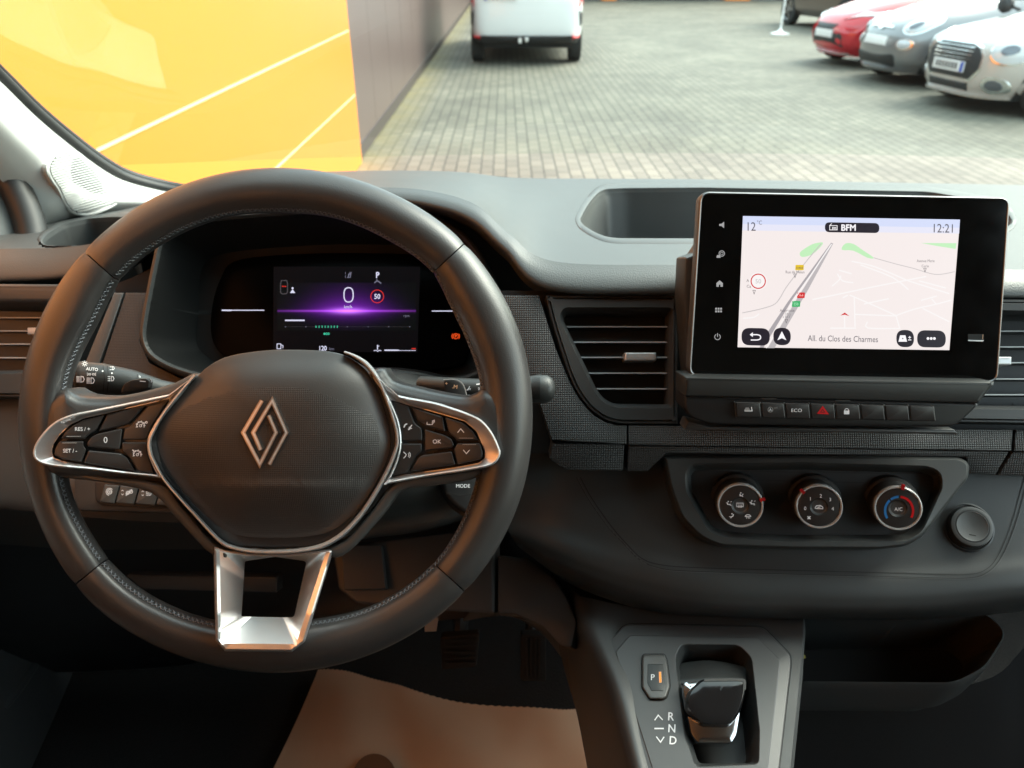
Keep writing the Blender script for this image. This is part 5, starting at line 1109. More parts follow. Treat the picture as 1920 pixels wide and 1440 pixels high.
# ================================================================== FLOOR, MAT, PEDALS
FZ = .595; PF = Pl((0, 0, FZ), (0, 0, 1)); PF2 = Pl((0, 0, FZ + .006), (0, 0, 1))
b = B(); b.add([(-.75, -.7, FZ), (1.25, -.7, FZ), (1.25, 1.5, FZ), (-.75, 1.5, FZ)], [(0, 1, 2, 3)], M_CAR); floor = tag(b.out('floor'), kind='structure')
M_PAP = mat('brown_kraft_paper', (.56, .38, .26), .75, bump=('noise', 9, .7, .012), var=(6, .05))
top = smooth([(598, 1262), (650, 1268), (692, 1276), (740, 1288), (782, 1300), (864, 1318), (964, 1334), (1043, 1341), (1084, 1333)], 14, False)
rows = []
for j in range(26):
    t_ = j / 25; row = []
    for i, (x, y) in enumerate(top):
        u = i / (len(top) - 1); y0 = y + (.9 if i % 2 else -.9) * (1 if j == 0 else 0)
        xb = 430 + u * 760; yb = 1640; p = PF2.at(x + (xb - x) * t_, y0 + (yb - y0) * t_, 0)
        wz = .010 * math.sin(u * 9 + t_ * 3) * math.exp(-((u - .55) / .35) ** 2) + .006 * math.sin(u * 17 - t_ * 7) + .02 * max(0, u - .8) * 3 * t_
        row.append(p + V((0, 0, .008 + wz * .6)))
    rows.append(row)
b = B(); grid(b, rows, M_PAP); mt = b.out('paper_floor_mat', ang=80); tag(mt, 'crumpled brown kraft paper mat with pinked edge on the footwell floor, below the wheel', 'paper mat')
b = B(); Pm = Pl((0, 0, FZ + .022), (0, 0, 1)); flat(b, circ(702, 1455, 40, 40, 42), Pm, 0, mat('printed_brown', (.17, .09, .05), .8)); b.out('printed_oval', mt)
M_PDL = mat('pedal_rubber', (.010, .0095, .009), .7)
def pedal(lab, poly, d, ribs):
    P = Pl(W(*cen(poly), d), ROT @ V((0, -.25, 1))); t = thing('foot_pedal', W(cen(poly)[0], max(p[1] for p in poly), d), lab, 'pedal', 'foot pedals')
    b = B(); prism(b, fillet(cw(poly), 6), P, -.012, 0, M_PDL, bev=.003); pd = b.out('pad', t); x0, x1 = min(p[0] for p in poly) + 8, max(p[0] for p in poly) - 8; y0, y1 = min(p[1] for p in poly) + 8, max(p[1] for p in poly) - 8
    b = B()
    for k in range(ribs[1]):
        u = (k + .5) / ribs[1]
        if ribs[0] == 'v': x = x0 + (x1 - x0) * u; prism(b, cw([(x - 2, y0), (x + 2, y0), (x + 2, y1), (x - 2, y1)]), P, -.001, .003, M_PDL)
        else: y = y0 + (y1 - y0) * u; prism(b, cw([(x0, y - 2), (x1, y - 2), (x1, y + 2), (x0, y + 2)]), P, -.001, .003, M_PDL)
    b.out('grip_ribs', pd)
    b = B(); c = cen(poly); tube(b, [P.at(c[0], c[1] - 10, -.012), P.at(c[0], c[1] - 60, -.06), P.at(c[0], c[1] - 150, -.10)], .010, M_PLB, n=8); b.out('pedal_arm', t)
pedal('wide brake pedal with level ribs, in the dark footwell', [(825, 1195), (900, 1188), (893, 1252), (828, 1258)], 1.0, ('h', 5))
pedal('narrow upright accelerator pedal, nearest the console arch', [(976, 1190), (1024, 1190), (1024, 1280), (976, 1278)], 1.0, ('v', 4))
# paper tag dangling under the column
t = thing('paper_tag', W(806, 1182, .80), 'small pale tag peeping out under the lower right of the wheel rim', 'tag'); b = B(); prism(b, cw([(796, 1165), (822, 1158), (818, 1184), (796, 1185)]), Pl(W(806, 1175, .80), ROT @ V((0, 0, 1))), -.002, 0, mat('pale_card', (.32, .28, .24), .7), bev=.0005); b.out('card', t)

# ================================================================== DOOR, PILLAR, WINDSCREEN, CABIN
XL, XR = -.74, 1.22
door = thing('driver_door', (XL, .55, .70), 'dark driver door panel with moulded ridges, at the far left of the footwell', 'van door')
PDo = Pl((XL + .02, 0, 0), (1, 0, 0))
M_DRP = mat('door_card_plastic', (.045, .048, .05), .45, bump=('noise', 1100, .25, .0005), var=(10, .1))
b = B(); patch(b, [[(XL + .02, -.6, 1.30), (XL + .02, .3, 1.30), (XL + .02, .8, 1.27), (XL + .02, 1.05, 1.24)]] , 1, 1, M_DRP) if 0 else None
def wgrid(rows, mt, name, parent, n=5, m=5, ang=50):
    cols = [smooth(r, n, False) for r in rows]; full = list(zip(*[smooth(list(c), m, False) for c in zip(*cols)])); b = B(); grid(b, [[V(p) for p in r] for r in full], mt); return b.out(name, parent, ang=ang)
wgrid([[(XL + .03, -.6, 1.33), (XL + .03, .2, 1.33), (XL + .03, .7, 1.33), (XL + .03, 1.05, 1.30)], [(XL + .05, -.6, 1.28), (XL + .05, .2, 1.28), (XL + .05, .7, 1.28), (XL + .05, 1.05, 1.26)], [(XL + .04, -.6, 1.15), (XL + .05, .2, 1.15), (XL + .05, .7, 1.15), (XL + .04, 1.05, 1.15)],
       [(XL + .11, -.6, 1.06), (XL + .12, .2, 1.05), (XL + .10, .55, 1.03), (XL + .045, 1.05, 1.0)], [(XL + .10, -.6, .98), (XL + .11, .2, .96), (XL + .08, .6, .94), (XL + .045, 1.05, .92)], [(XL + .03, -.6, .88), (XL + .04, .2, .86), (XL + .04, .7, .84), (XL + .04, 1.05, .82)],
       [(XL + .05, -.6, .74), (XL + .10, .2, .72), (XL + .08, .6, .70), (XL + .03, 1.05, .68)], [(XL + .04, -.6, .60), (XL + .12, .2, .60), (XL + .10, .6, .60), (XL + .03, 1.05, .60)]], M_DRP, 'door_card', door)
for seq, rad in (([(0, 1120, .02), (30, 1085, .015), (60, 1040, .01), (80, 1010, .0)], .006), ([(0, 1330, .03), (40, 1280, .03), (85, 1205, .02), (110, 1140, .01)], .008), ([(95, 1470, .05), (125, 1390, .05), (150, 1350, .04), (170, 1300, .02)], .006)):
    b = B(); tube(b, smooth([tuple(PDo.at(x, y, h + .02)) for x, y, h in seq], 5, False), rad, M_DRP, n=10); b.out('moulded_ridge', door)
# dark quarter: door seal and mirror triangle at the base of the pillar
PX = pl3((0, 400, .95), (0, 300, .97), (100, 400, 1.0))
b = B(); prism(b, smooth(cw([(-160, 300), (-20, 335), (18, 372), (40, 440), (-20, 470), (-160, 480)]), 3), PX, -.02, -.005, mat('door_inner_grey', (.07, .078, .078), .6), bev=.004); b.out('sill_panel', door)
b = B(); sp = smooth([(-60, 255), (-20, 285), (10, 325), (38, 372), (56, 420), (62, 450)], 5, False); tube(b, [PX.at(x, y, .002) for x, y in sp], .019, M_RUB, n=12); b.out('door_seal', door)
pil = thing('windscreen_pillar', W(170, 400, 1.1), 'pale grey windscreen pillar trim with a ridged oval speaker grille, rising at the far left', 'pillar')
wl = [(-420, -160, .62), (-230, -20, .74), (-60, 96, .88), (0, 150, .94), (64, 213, 1.0), (128, 267, 1.06), (188, 312, 1.11), (236, 338, 1.15), (300, 356, 1.19), (350, 366, 1.21)]
lo = [(-480, 140, .62), (-300, 200, .72), (-120, 250, .84), (-45, 290, .90), (-5, 330, .94), (28, 372, .98), (60, 420, 1.01), (110, 425, 1.05), (200, 415, 1.10), (300, 405, 1.14)]
md = [((a[0] + c[0]) / 2 + 12, (a[1] + c[1]) / 2 - 10, (a[2] + c[2]) / 2 - .045) for a, c in zip(wl, lo)]
m1_ = [((a[0] * 3 + c[0]) / 4 + 6, (a[1] * 3 + c[1]) / 4 - 4, (a[2] * 3 + c[2]) / 4 - .028) for a, c in zip(wl, lo)]; m3_ = [((a[0] + c[0] * 3) / 4 + 4, (a[1] + c[1] * 3) / 4 - 6, (a[2] + c[2] * 3) / 4 - .03) for a, c in zip(wl, lo)]
b = B(); patch(b, [wl, m1_, md, m3_, lo], 8, 6, M_PIL); b.out('pillar_trim', pil, ang=70)
kg = crop(0, 240, 3); PGr = Pl(W(150, 345, 1.005), ROT @ V((.10, -.25, 1)))
def pd_(x, y):                                 # distance of the pillar surface near the grille
    best = 9; dd = 1
    for r in (wl, m1_, md, m3_, lo):
        for p in smooth(r, 5, False):
            q = (p[0] - x) ** 2 + (p[1] - y) ** 2
            if q < best * 1e9 and (best == 9 or q < best): best = q; dd = p[2]
    return dd
pts = [(100, 300), (140, 290), (200, 400), (150, 395)]
gq = smooth(cw(kg((245, 225), (280, 165), (350, 142), (425, 150), (480, 195), (560, 270), (620, 350), (652, 410), (640, 440), (560, 470), (480, 482), (410, 465), (360, 420), (310, 340), (265, 280))), 4)
hp_ = Hit(bpy.data.objects['pillar_trim']); PG0 = Off(fitted(hp_, [q for q in gq] * 3 + [(x, y) for x in range(95, 215, 12) for y in range(290, 400, 12) if inside(x, y, gq)]), lambda x, y: .0028)
class Blend(Surf):
    def at(s, x, y, h=0): return hp_.at(x, y, -.001) if h < 0 else PG0.at(x, y, h)
PGr = Blend(PG0.d); cg = kg((440, 310))[0]
b = B(); bands(b, [(inset(gq, -4), -.004), (inset(gq, -1.5), .0018), (inset(gq, 0), .0030), (inset(gq, 2.5), .003), (inset(gq, 4), .0005)], cg, PGr, M_PIL, N=160); dome(b, inset(gq, 4), cg, PGr, lambda x, y, s: .0005, M_PIL, 8); gr = b.out('speaker_grille', pil)
b = B(); bb_ = B(); holes = smooth(cw(kg((395, 195), (430, 178), (490, 215), (545, 290), (570, 350), (565, 395), (530, 412), (470, 395), (410, 330), (385, 260))), 4)
for k in range(25):
    y0 = 290 + k * 4.45; run = []
    for i in range(120):
        x = 78 + i * 1.2; y = y0 - (x - 80) * .16 + 6
        if inside(x, y, inset(gq, 4)): run.append((x, y))
    if len(run) > 3:
        rows = [[PGr.at(x, y - 1.5, -.001) for x, y in run], [PGr.at(x, y - .9, .0032) for x, y in run], [PGr.at(x, y + .9, .0034) for x, y in run], [PGr.at(x, y + 1.5, -.001) for x, y in run]]; grid(b, rows, M_PIL)
        hr = [(x, y + 2.2) for x, y in run if inside(x, y + 2.2, holes)]
        if len(hr) > 2: stroke(bb_, hr, 1.9, PGr, .0006, M_DEEP)
b.out('louvre_ridge', gr); bb_.out('dark_openings', gr)
# windscreen: seal and pane
ws = thing('windscreen', (.2, 1.2, 1.20), 'wide raked windscreen with a black rubber edge, above the dashboard', 'windscreen')
b = B(); sl_ = smooth([(x, y, d) for x, y, d in wl], 6, False)
tube(b, [W(x + 2, y - 4, d + .004) for x, y, d in sl_], .0085, M_RUB, n=10); tube(b, [W(x + 7, y - 12, d + .012) for x, y, d in sl_], .006, M_RUB, n=10); b.out('rubber_seal', ws)
gm = bpy.data.materials.new('windscreen_glass'); gm.use_nodes = True; nt = gm.node_tree; nt.nodes.clear()
o_ = nt.nodes.new('ShaderNodeOutputMaterial'); mx = nt.nodes.new('ShaderNodeMixShader'); tr = nt.nodes.new('ShaderNodeBsdfTransparent'); gs = nt.nodes.new('ShaderNodeBsdfGlossy'); fr = nt.nodes.new('ShaderNodeFresnel')
tr.inputs[0].default_value = (.90, .97, .945, 1); gs.inputs['Roughness'].default_value = 0; fr.inputs['IOR'].default_value = 1.5
nt.links.new(fr.outputs[0], mx.inputs[0]); nt.links.new(tr.outputs[0], mx.inputs[1]); nt.links.new(gs.outputs[0], mx.inputs[2]); df = nt.nodes.new('ShaderNodeBsdfDiffuse'); m2x = nt.nodes.new('ShaderNodeMixShader'); dn_ = nt.nodes.new('ShaderNodeTexNoise'); dn_.inputs['Scale'].default_value = 9; dn_.inputs['Detail'].default_value = 8; dmr = nt.nodes.new('ShaderNodeMapRange'); dmr.inputs[3].default_value = .004; dmr.inputs[4].default_value = .03
nt.links.new(dn_.outputs[0], dmr.inputs[0]); nt.links.new(dmr.outputs[0], m2x.inputs[0]); nt.links.new(mx.outputs[0], m2x.inputs[1]); nt.links.new(df.outputs[0], m2x.inputs[2]); nt.links.new(m2x.outputs[0], o_.inputs[0])   # faint pale veil mixed in, imitating dust and veiling reflections on the glass
Y0, Z0, Y1, Z1 = 1.30, 1.24, .36, 1.93
b = B(); g_ = []
for j in range(9):
    v = j / 8; row = []
    for i in range(17):
        u = i / 16; x = XL + .0 + (XR - XL) * u; bow = .10 * (1 - (2 * u - 1) ** 2)
        row.append(V((x, Y0 + (Y1 - Y0) * v + bow * (1 - .4 * v) - .02, Z0 + (Z1 - Z0) * v)))
    g_.append(row)
grid(b, g_, gm); b.out('glass_pane', ws)
# cabin shell around the camera
cab = thing('van_cabin', (.24, .2, .60), 'inside shell of the van round the windscreen and door window', 'van interior')
M_HL = mat('headliner_grey', (.25, .25, .245), .9); M_BK = mat('bulkhead_grey', (.08, .08, .08), .8)
b = B(); box(b, (.24, -.27, 1.945), (2.0, 1.3, .03), M_HL); b.out('roof_lining', cab)
b = B(); box(b, (.24, -.92, 1.25), (2.0, .03, 1.4), M_BK); b.out('bulkhead', cab)
b = B(); box(b, (XL - .02, .2, .90), (.04, 2.2, .70), M_BK); box(b, (XL - .02, -.77, 1.60), (.04, .3, .64), M_BK); box(b, (XL - .02, .12, 1.90), (.04, .7, .08), M_HL); b.out('left_side', cab)
b = B(); box(b, (XR + .02, .2, .86), (.04, 2.2, .62), M_BK); box(b, (XR + .02, -.77, 1.60), (.04, .3, .64), M_BK); box(b, (XR + .02, .12, 1.90), (.04, .7, .08), M_HL); b.out('right_side', cab)
b = B(); box(b, (.24, 1.42, .84), (2.0, .03, .50), M_BK); b.out('firewall', cab)
b = B(); tube(b, [V((XR - .01, 1.12, 1.26)), V((XR - .05, .75, 1.62)), V((XR - .08, .42, 1.92))], .05, M_PIL, n=12); b.out('right_pillar', cab)
M_SEAT = mat('seat_fabric', (.03, .03, .032), .9)
# ================================================================== OUTSIDE
# ground: pavers in long courses running away from the van
gmat = bpy.data.materials.new('concrete_pavers'); gmat.use_nodes = True; nt = gmat.node_tree; p = nt.nodes['Principled BSDF']; p.inputs['Roughness'].default_value = .75
ge = nt.nodes.new('ShaderNodeNewGeometry'); mp_ = nt.nodes.new('ShaderNodeMapping'); mp_.inputs['Rotation'].default_value = (0, 0, math.pi / 2); nt.links.new(ge.outputs['Position'], mp_.inputs['Vector'])
br = nt.nodes.new('ShaderNodeTexBrick'); br.inputs['Scale'].default_value = 1; br.inputs['Brick Width'].default_value = .21; br.inputs['Row Height'].default_value = .105; br.inputs['Mortar Size'].default_value = .0065; br.inputs['Mortar Smooth'].default_value = .3
br.inputs['Color1'].default_value = (.172, .161, .126, 1); br.inputs['Color2'].default_value = (.128, .121, .096, 1); br.inputs['Mortar'].default_value = (.034, .034, .026, 1); br.offset = .5; nt.links.new(mp_.outputs[0], br.inputs['Vector'])
nz = nt.nodes.new('ShaderNodeTexNoise'); nz.inputs['Scale'].default_value = .9; nz.inputs['Detail'].default_value = 7; nt.links.new(ge.outputs['Position'], nz.inputs['Vector'])
mr = nt.nodes.new('ShaderNodeMapRange'); mr.inputs[1].default_value = .3; mr.inputs[2].default_value = .7; mr.inputs[3].default_value = .74; mr.inputs[4].default_value = 1.18; nt.links.new(nz.outputs[0], mr.inputs[0])
vm = nt.nodes.new('ShaderNodeVectorMath'); vm.operation = 'SCALE'; nt.links.new(br.outputs[0], vm.inputs[0]); nt.links.new(mr.outputs[0], vm.inputs['Scale'])
# moss along the wall foot
spx = nt.nodes.new('ShaderNodeSeparateXYZ'); nt.links.new(ge.outputs['Position'], spx.inputs[0]); mo = nt.nodes.new('ShaderNodeMapRange'); mo.inputs[1].default_value = -1.22; mo.inputs[2].default_value = -.86; mo.inputs[3].default_value = .9; mo.inputs[4].default_value = 0; nt.links.new(spx.outputs['X'], mo.inputs[0])
n3 = nt.nodes.new('ShaderNodeTexNoise'); n3.inputs['Scale'].default_value = 3; nt.links.new(ge.outputs['Position'], n3.inputs['Vector']); mu = nt.nodes.new('ShaderNodeMath'); mu.operation = 'MULTIPLY'; nt.links.new(mo.outputs[0], mu.inputs[0]); nt.links.new(n3.outputs[0], mu.inputs[1])
mc = nt.nodes.new('ShaderNodeMix'); mc.data_type = 'RGBA'; nt.links.new(mu.outputs[0], mc.inputs[0]); nt.links.new(vm.outputs[0], mc.inputs[6]); mc.inputs[7].default_value = (.24, .19, .07, 1); nt.links.new(mc.outputs[2], p.inputs['Base Color'])
bp = nt.nodes.new('ShaderNodeBump'); bp.inputs['Strength'].default_value = .5; bp.inputs['Distance'].default_value = .006; bp.invert = True; nt.links.new(br.outputs['Fac'], bp.inputs['Height']); nt.links.new(bp.outputs[0], p.inputs['Normal'])
b = B(); b.add([(-120, -120, 0), (120, -120, 0), (120, 160, 0), (-120, 160, 0)], [(0, 1, 2, 3)], gmat); tag(b.out('ground'), kind='structure')

# showroom: orange clad bay and brown wall beyond
M_ORG = mat('orange_cladding', (.80, .235, .028), .35, var=(1.2, .04)); M_BRN = mat('brown_cladding', (.135, .095, .088), .35, var=(1.5, .05)); M_JNT = mat('pale_joint', (.80, .66, .36), .5); M_DRK = mat('dark_joint', (.06, .045, .04), .6)
XW = -1.234; YE = 6.50
bl = thing('showroom_building', (XW - 1, 8, 0), 'orange clad showroom wall turning brown further along, on the left', 'building')
b = B(); zz = [0.0, .56, 1.04, 1.52, 2.0, 2.6]
for z0, z1 in zip(zz, zz[1:]):
    box(b, (XW - .04, (YE - 6) / 2, (z0 + z1) / 2), (.08, YE + 6, z1 - z0 - .012), M_ORG, bev=.003)
b.out('orange_cladding', bl)
for z0 in (.56, 1.04, 1.52, 2.0):
    b = B(); box(b, (XW - .008, (YE - 6) / 2, z0), (.02, YE + 5.98, .010), M_JNT); b.out('joint_strip', bl)
b = B(); box(b, (XW - .055, YE + .02, 1.3), (.10, .04, 2.6), mat('orange_edge', (.85, .33, .02), .4)); b.out('corner_post', bl)
b = B(); y = YE + .05
while y < 40:
    box(b, (XW - .10, y + .6, 1.35), (.10, 1.196, 2.6), M_BRN, bev=.003); y += 1.2
box(b, (XW - .115, 22, 1.35), (.10, 33, 2.6), M_DRK)
b.out('brown_cladding', bl)
b = B(); box(b, (XW - .10, 23, .055), (.13, 33, .11), M_DRK); b.out('plinth', bl)
b = B(); box(b, (XW - .6, 16, 3.4), (1.1, 44, .5), M_BRN); b.out('roof_edge', bl)
# far building
fb = thing('garage_building', (9, 33, 0), 'far garage front with orange posts and dark doors, just showing at the top edge', 'building')
M_FW = mat('garage_grey', (.10, .10, .105), .5); M_WN = mat('garage_glass', (.02, .022, .025), .1)
b = B(); box(b, (8, 34, 2.5), (44, 1, 5), M_FW); b.out('front_wall', fb)
for x in (4.1, 9.2, 16, 23):
    b = B(); box(b, (x, 33.3, 2.4), (1.0 if x > 8 else .6, .4, 4.8), M_ORG, bev=.02); b.out('orange_post', fb)
for x in (6.6, 12.6, 19.5):
    b = B(); box(b, (x, 33.46, 1.7), (3.4, .1, 3.3), M_WN, bev=.02); b.out('door', fb)
b = B(); box(b, (8, 33.4, 4.6), (44, .3, .7), M_ORG); b.out('orange_fascia', fb)

# ---- cars
M_TYR = mat('tyre_rubber', (.02, .02, .02), .8); M_ALY = mat('alloy_wheel', (.45, .45, .46), .35, metal=1); M_CGL = mat('car_glass', (.03, .035, .04), .05); M_LMP = mat('lamp_glass', (.55, .57, .6), .08, coat=1); M_LMD = mat('lamp_inner', (.15, .16, .18), .2, metal=.6)
M_PLT = mat('number_plate', (.75, .75, .75), .4); M_PBL = mat('plate_blue', (.03, .08, .45), .4); M_CHB = mat('car_black_plastic', (.02, .02, .022), .5); M_CHR2 = mat('car_chrome', (.8, .8, .8), .12, metal=1)
def paint(n, c, met=0): return mat(n, c, .28, metal=met, coat=1, var=(3, .03))
class Car:
    """nose at +x of its own frame; slices (z, nose x, tail x, half width)"""
    def __init__(s, x, y, az, slices, n, ex=5.0):
        s.o = V((x, y, 0)); s.M = Matrix.Rotation(math.pi / 2 - math.radians(az), 3, 'Z'); s.sl = slices; s.n = n; s.ex = ex
    def w(s, x, y, z): return s.o + s.M @ V((x, y, z))
    def par(s, z):
        S = s.sl
        if z <= S[0][0]: return S[0][1:]
        for i, (a, c) in enumerate(zip(S, S[1:])):
            if a[0] <= z <= c[0]:
                t = (z - a[0]) / (c[0] - a[0] or 1e-6); return cr(S[max(0, i - 1)][1:], a[1:], c[1:], S[min(len(S) - 1, i + 2)][1:], t)
        return S[-1][1:]
    def ring(s, z, N=64):
        x1, x0, hw = s.par(z); cx, a = (x0 + x1) / 2, (x1 - x0) / 2; out = []
        for k in range(N):
            t = 2 * math.pi * k / N; c, q = math.cos(t), math.sin(t); e = 2 / s.ex
            out.append(s.w(cx + a * abs(c) ** e * (1 if c >= 0 else -1), hw * abs(q) ** (e * .9) * (1 if q >= 0 else -1), z))
        return out
    def body(s, z0, z1, m, n=26, top=False, name='body'):
        b = B(); R = [s.ring(z0 + (z1 - z0) * i / n) for i in range(n + 1)]; grid(b, R, m, closed=True)
        if top: b.add(R[-1], [tuple(range(len(R[-1])))], m)
        b.add(R[0], [tuple(range(len(R[0])))], M_CHB)
        return b
    def fx(s, y, z, end=1):                     # x of the nose (or tail) surface
        x1, x0, hw = s.par(z); cx, a = (x0 + x1) / 2, (x1 - x0) / 2; k = max(0, 1 - (abs(y) / hw) ** (s.ex / .9)) ** (1 / s.ex)
        return cx + end * a * k
    def decal(s, b, poly, h, m, end=1, dome=0, rings=5):
        c = cen(poly); R = []
        for k in range(rings + 1):
            q = 1 - k / rings; R.append([s.w(s.fx(c[0] + (y - c[0]) * q, c[1] + (z - c[1]) * q, end) + end * (h + dome * (1 - q * q)), c[0] + (y - c[0]) * q, c[1] + (z - c[1]) * q) for y, z in poly])
        edge = [s.w(s.fx(y, z, end) - end * .03, y, z) for y, z in poly]
        grid(b, [edge] + R, m, closed=True)
    def wheel(s, x, side, r=.31, hw=None, parent=None):
        hw = hw or s.par(.4)[2]; c = s.w(x, side * (hw - .10), r); ax = s.M @ V((0, side, 0)); b = B()
        lathe(b, c, ax, [(r * .62, .10, M_TYR), (r * .70, .115, M_TYR), (r * .93, .11, M_TYR), (r, .085, M_TYR), (r, -.08, M_TYR), (r * .9, -.10, M_TYR), (r * .3, -.1, M_TYR)], 32); wh = b.out('wheel', parent)
        b = B(); lathe(b, c, ax, [(r * .66, .108, M_ALY), (r * .62, .10, M_ALY), (r * .58, .06, M_CHB), (.02, .06, M_CHB)], 28)
        for k in range(5):
            t = 2 * math.pi * k / 5; u = (s.M @ V((1, 0, 0))) * math.cos(t) + V((0, 0, 1)) * math.sin(t); v = ax.cross(u)
            b.add([c + ax * .09 + v * .03, c + ax * .10 + u * r * .62 + v * .022, c + ax * .10 + u * r * .62 - v * .022, c + ax * .09 - v * .03], [(0, 1, 2, 3)], M_ALY)
        lathe(b, c, ax, [(.05, .06, M_ALY), (.05, .10, M_ALY), (0, .105, M_ALY)], 16); b.out('rim', wh)
    def arch(s, b, x, side, r=.37):
        hw = s.par(.4)[2] + .004; c = (x, .31); P = [(x + r * math.cos(math.pi * k / 16), .31 + r * math.sin(math.pi * k / 16)) for k in range(17)]; P += [(x - r, .16), (x + r, .16)]
        vs = [s.w(px, side * (s.par(max(.2, pz))[2] * max(0, 1 - abs((px - (s.par(pz)[0] + s.par(pz)[1]) / 2) / ((s.par(pz)[0] - s.par(pz)[1]) / 2)) ** s.ex) ** (.9 / s.ex) + .006), pz) for px, pz in P]
        b.add(vs, [tuple(range(len(vs)))], M_DEEP)
def rect(y0, y1, z0, z1, r=.02, n=4): return fillet([(y0, z0), (y1, z0), (y1, z1), (y0, z1)], r, n)
def ell(cy, cz, ry, rz, a=0, n=28): return circ(cy, cz, ry, n, rz, a)
def finish(car, t, wheels, r, hw=None):
    for x, sd in wheels: car.wheel(x, sd, r, hw, t)
def house(car, t, z0, z1, roofm, sl):
    g = Car(0, 0, 0, sl, 0, car.ex); g.o, g.M = car.o, car.M
    b = B(); R = [g.ring(z0 + (z1 - z0) * i / 12) for i in range(11)]; grid(b, R, M_CGL, closed=True); b.out('windows', t)
    b = B(); R = [g.ring(z0 + (z1 - z0) * i / 12) for i in (10, 11, 12)]; grid(b, R, roofm, closed=True); b.add(R[-1], [tuple(range(len(R[-1])))], roofm); b.out('roof', t)
GRP = 'cars parked nose out on the right of the forecourt'
# cream hatchback, nearest
M1 = paint('cream_paint', (.50, .46, .43), .25)
t = thing('parked_car', (6.9, 9.6, 0), 'pearl white hatchback with a rounded black slatted grille, nearest of the parked row at right', 'car', GRP)
c1 = Car(6.97, 9.44, 262, [(.17, 1.86, -1.86, .74), (.30, 1.90, -1.90, .82), (.45, 1.91, -1.9, .855), (.62, 1.90, -1.88, .86), (.74, 1.84, -1.86, .85), (.83, 1.62, -1.84, .81), (.90, 1.25, -1.82, .78), (.96, .95, -1.80, .75), (1.0, .80, -1.78, .72)], 0, 3.6)
b = c1.body(.17, 1.0, M1, top=True); 
for sd in (-1, 1): c1.arch(b, 1.18, sd)
b.out('body', t); house(c1, t, .99, 1.42, M_CHB, [(.99, .75, -1.75, .71), (1.15, .45, -1.70, .68), (1.30, .20, -1.62, .64), (1.42, -.10, -1.5, .58)])
b = B(); hx = fillet([(-.34, .36), (.34, .36), (.43, .47), (.43, .60), (.36, .68), (.26, .71), (-.26, .71), (-.36, .68), (-.43, .60), (-.43, .47)], .04); c1.decal(b, [(y * 1.06, .535 + (z - .535) * 1.10) for y, z in hx], .008, M_CHR2); c1.decal(b, hx, .016, M_CHB); 
for z in (.56, .60, .64, .68): c1.decal(b, rect(-.31, .31, z - .0045, z + .0045, .002), .024, M_CHR2)
gr_ = b.out('grille', t); b = B(); c1.decal(b, rect(-.26, .26, .42, .53, .01), .035, M_PLT); c1.decal(b, rect(.215, .258, .425, .525, .004), .038, M_PBL)
for k in range(7): c1.decal(b, rect(-.20 + k * .055, -.17 + k * .055, .445, .51, .003), .038, M_CHB)
b.out('number_plate', t)
b = B(); c1.decal(b, rect(-.33, .33, .235, .32, .03), .012, M_CHB); b.out('air_intake', t)
b = B(); c1.decal(b, rect(-.62, .62, .175, .21, .015), .03, M1, dome=.015); b.out('front_lip', t)
for sd in (-1, 1):
    b = B(); c1.decal(b, ell(sd * .64, .68, .15, .15), .012, M_CHR2); c1.decal(b, ell(sd * .64, .68, .135, .135), .018, M_LMP, dome=.02); c1.decal(b, ell(sd * .64, .68, .05, .05), .042, M_LMD); b.out('headlight', t)
    b = B(); c1.decal(b, ell(sd * .58, .32, .095, .09), .012, M_CHR2); c1.decal(b, ell(sd * .58, .32, .06, .055), .018, M_LMD); b.out('fog_lamp', t)
    b = B(); cc_ = c1.w(.62, sd * .93, 1.02); tube(b, [c1.w(.62, sd * .74, .98), cc_], .02, M_CHB, n=8); lathe(b, c1.w(.68, sd * .93, 1.03), c1.M @ V((1, 0, 0)), [(0, .07, M_CHB), (.07, .05, M_CHB), (.10, 0, M_CHB), (.09, -.05, M_CHB), (0, -.055, M_CHB)], 16); b.out('door_mirror', t)
finish(c1, t, [(1.18, -1), (1.18, 1), (-1.28, -1), (-1.28, 1)], .31)
# grey small hatchback
M2 = paint('grey_paint', (.22, .222, .23), .5)
t = thing('parked_car', (7.1, 12.2, 0), 'small rounded grey hatchback with round twin lamps, between the white and red cars', 'car', GRP)
c2 = Car(6.86, 11.5, 262, [(.17, 1.70, -1.75, .70), (.30, 1.76, -1.78, .79), (.45, 1.78, -1.78, .81), (.60, 1.76, -1.77, .815), (.74, 1.68, -1.75, .80), (.86, 1.46, -1.73, .76), (.95, 1.15, -1.70, .72), (1.02, .86, -1.68, .69), (1.05, .78, -1.66, .67)], 0, 3.2)
b = c2.body(.17, 1.05, M2, top=True)
for sd in (-1, 1): c2.arch(b, 1.08, sd, .35)
b.out('body', t); house(c2, t, 1.04, 1.48, M2, [(1.04, .80, -1.6, .66), (1.18, .50, -1.55, .63), (1.34, .22, -1.48, .58), (1.48, -.08, -1.35, .50)])
for sd in (-1, 1):
    b = B(); c2.decal(b, ell(sd * .52, .76, .125, .115), .01, M_CHR2); c2.decal(b, ell(sd * .52, .76, .11, .10), .015, M_LMP, dome=.03); c2.decal(b, ell(sd * .52, .76, .045, .045), .046, M_LMD); b.out('headlight', t)
    b = B(); c2.decal(b, ell(sd * .50, .53, .085, .07), .01, M_CHR2); c2.decal(b, ell(sd * .50, .53, .068, .055), .014, M_LMP, dome=.02); b.out('lower_lamp', t)
b = B(); c2.decal(b, rect(-.24, .24, .71, .735, .01), .02, M_CHR2); c2.decal(b, ell(0, .73, .06, .045), .022, M_CHR2); b.out('nose_trim', t)
b = B(); c2.decal(b, rect(-.25, .25, .50, .61, .01), .022, M_PLT); b.out('number_plate', t)
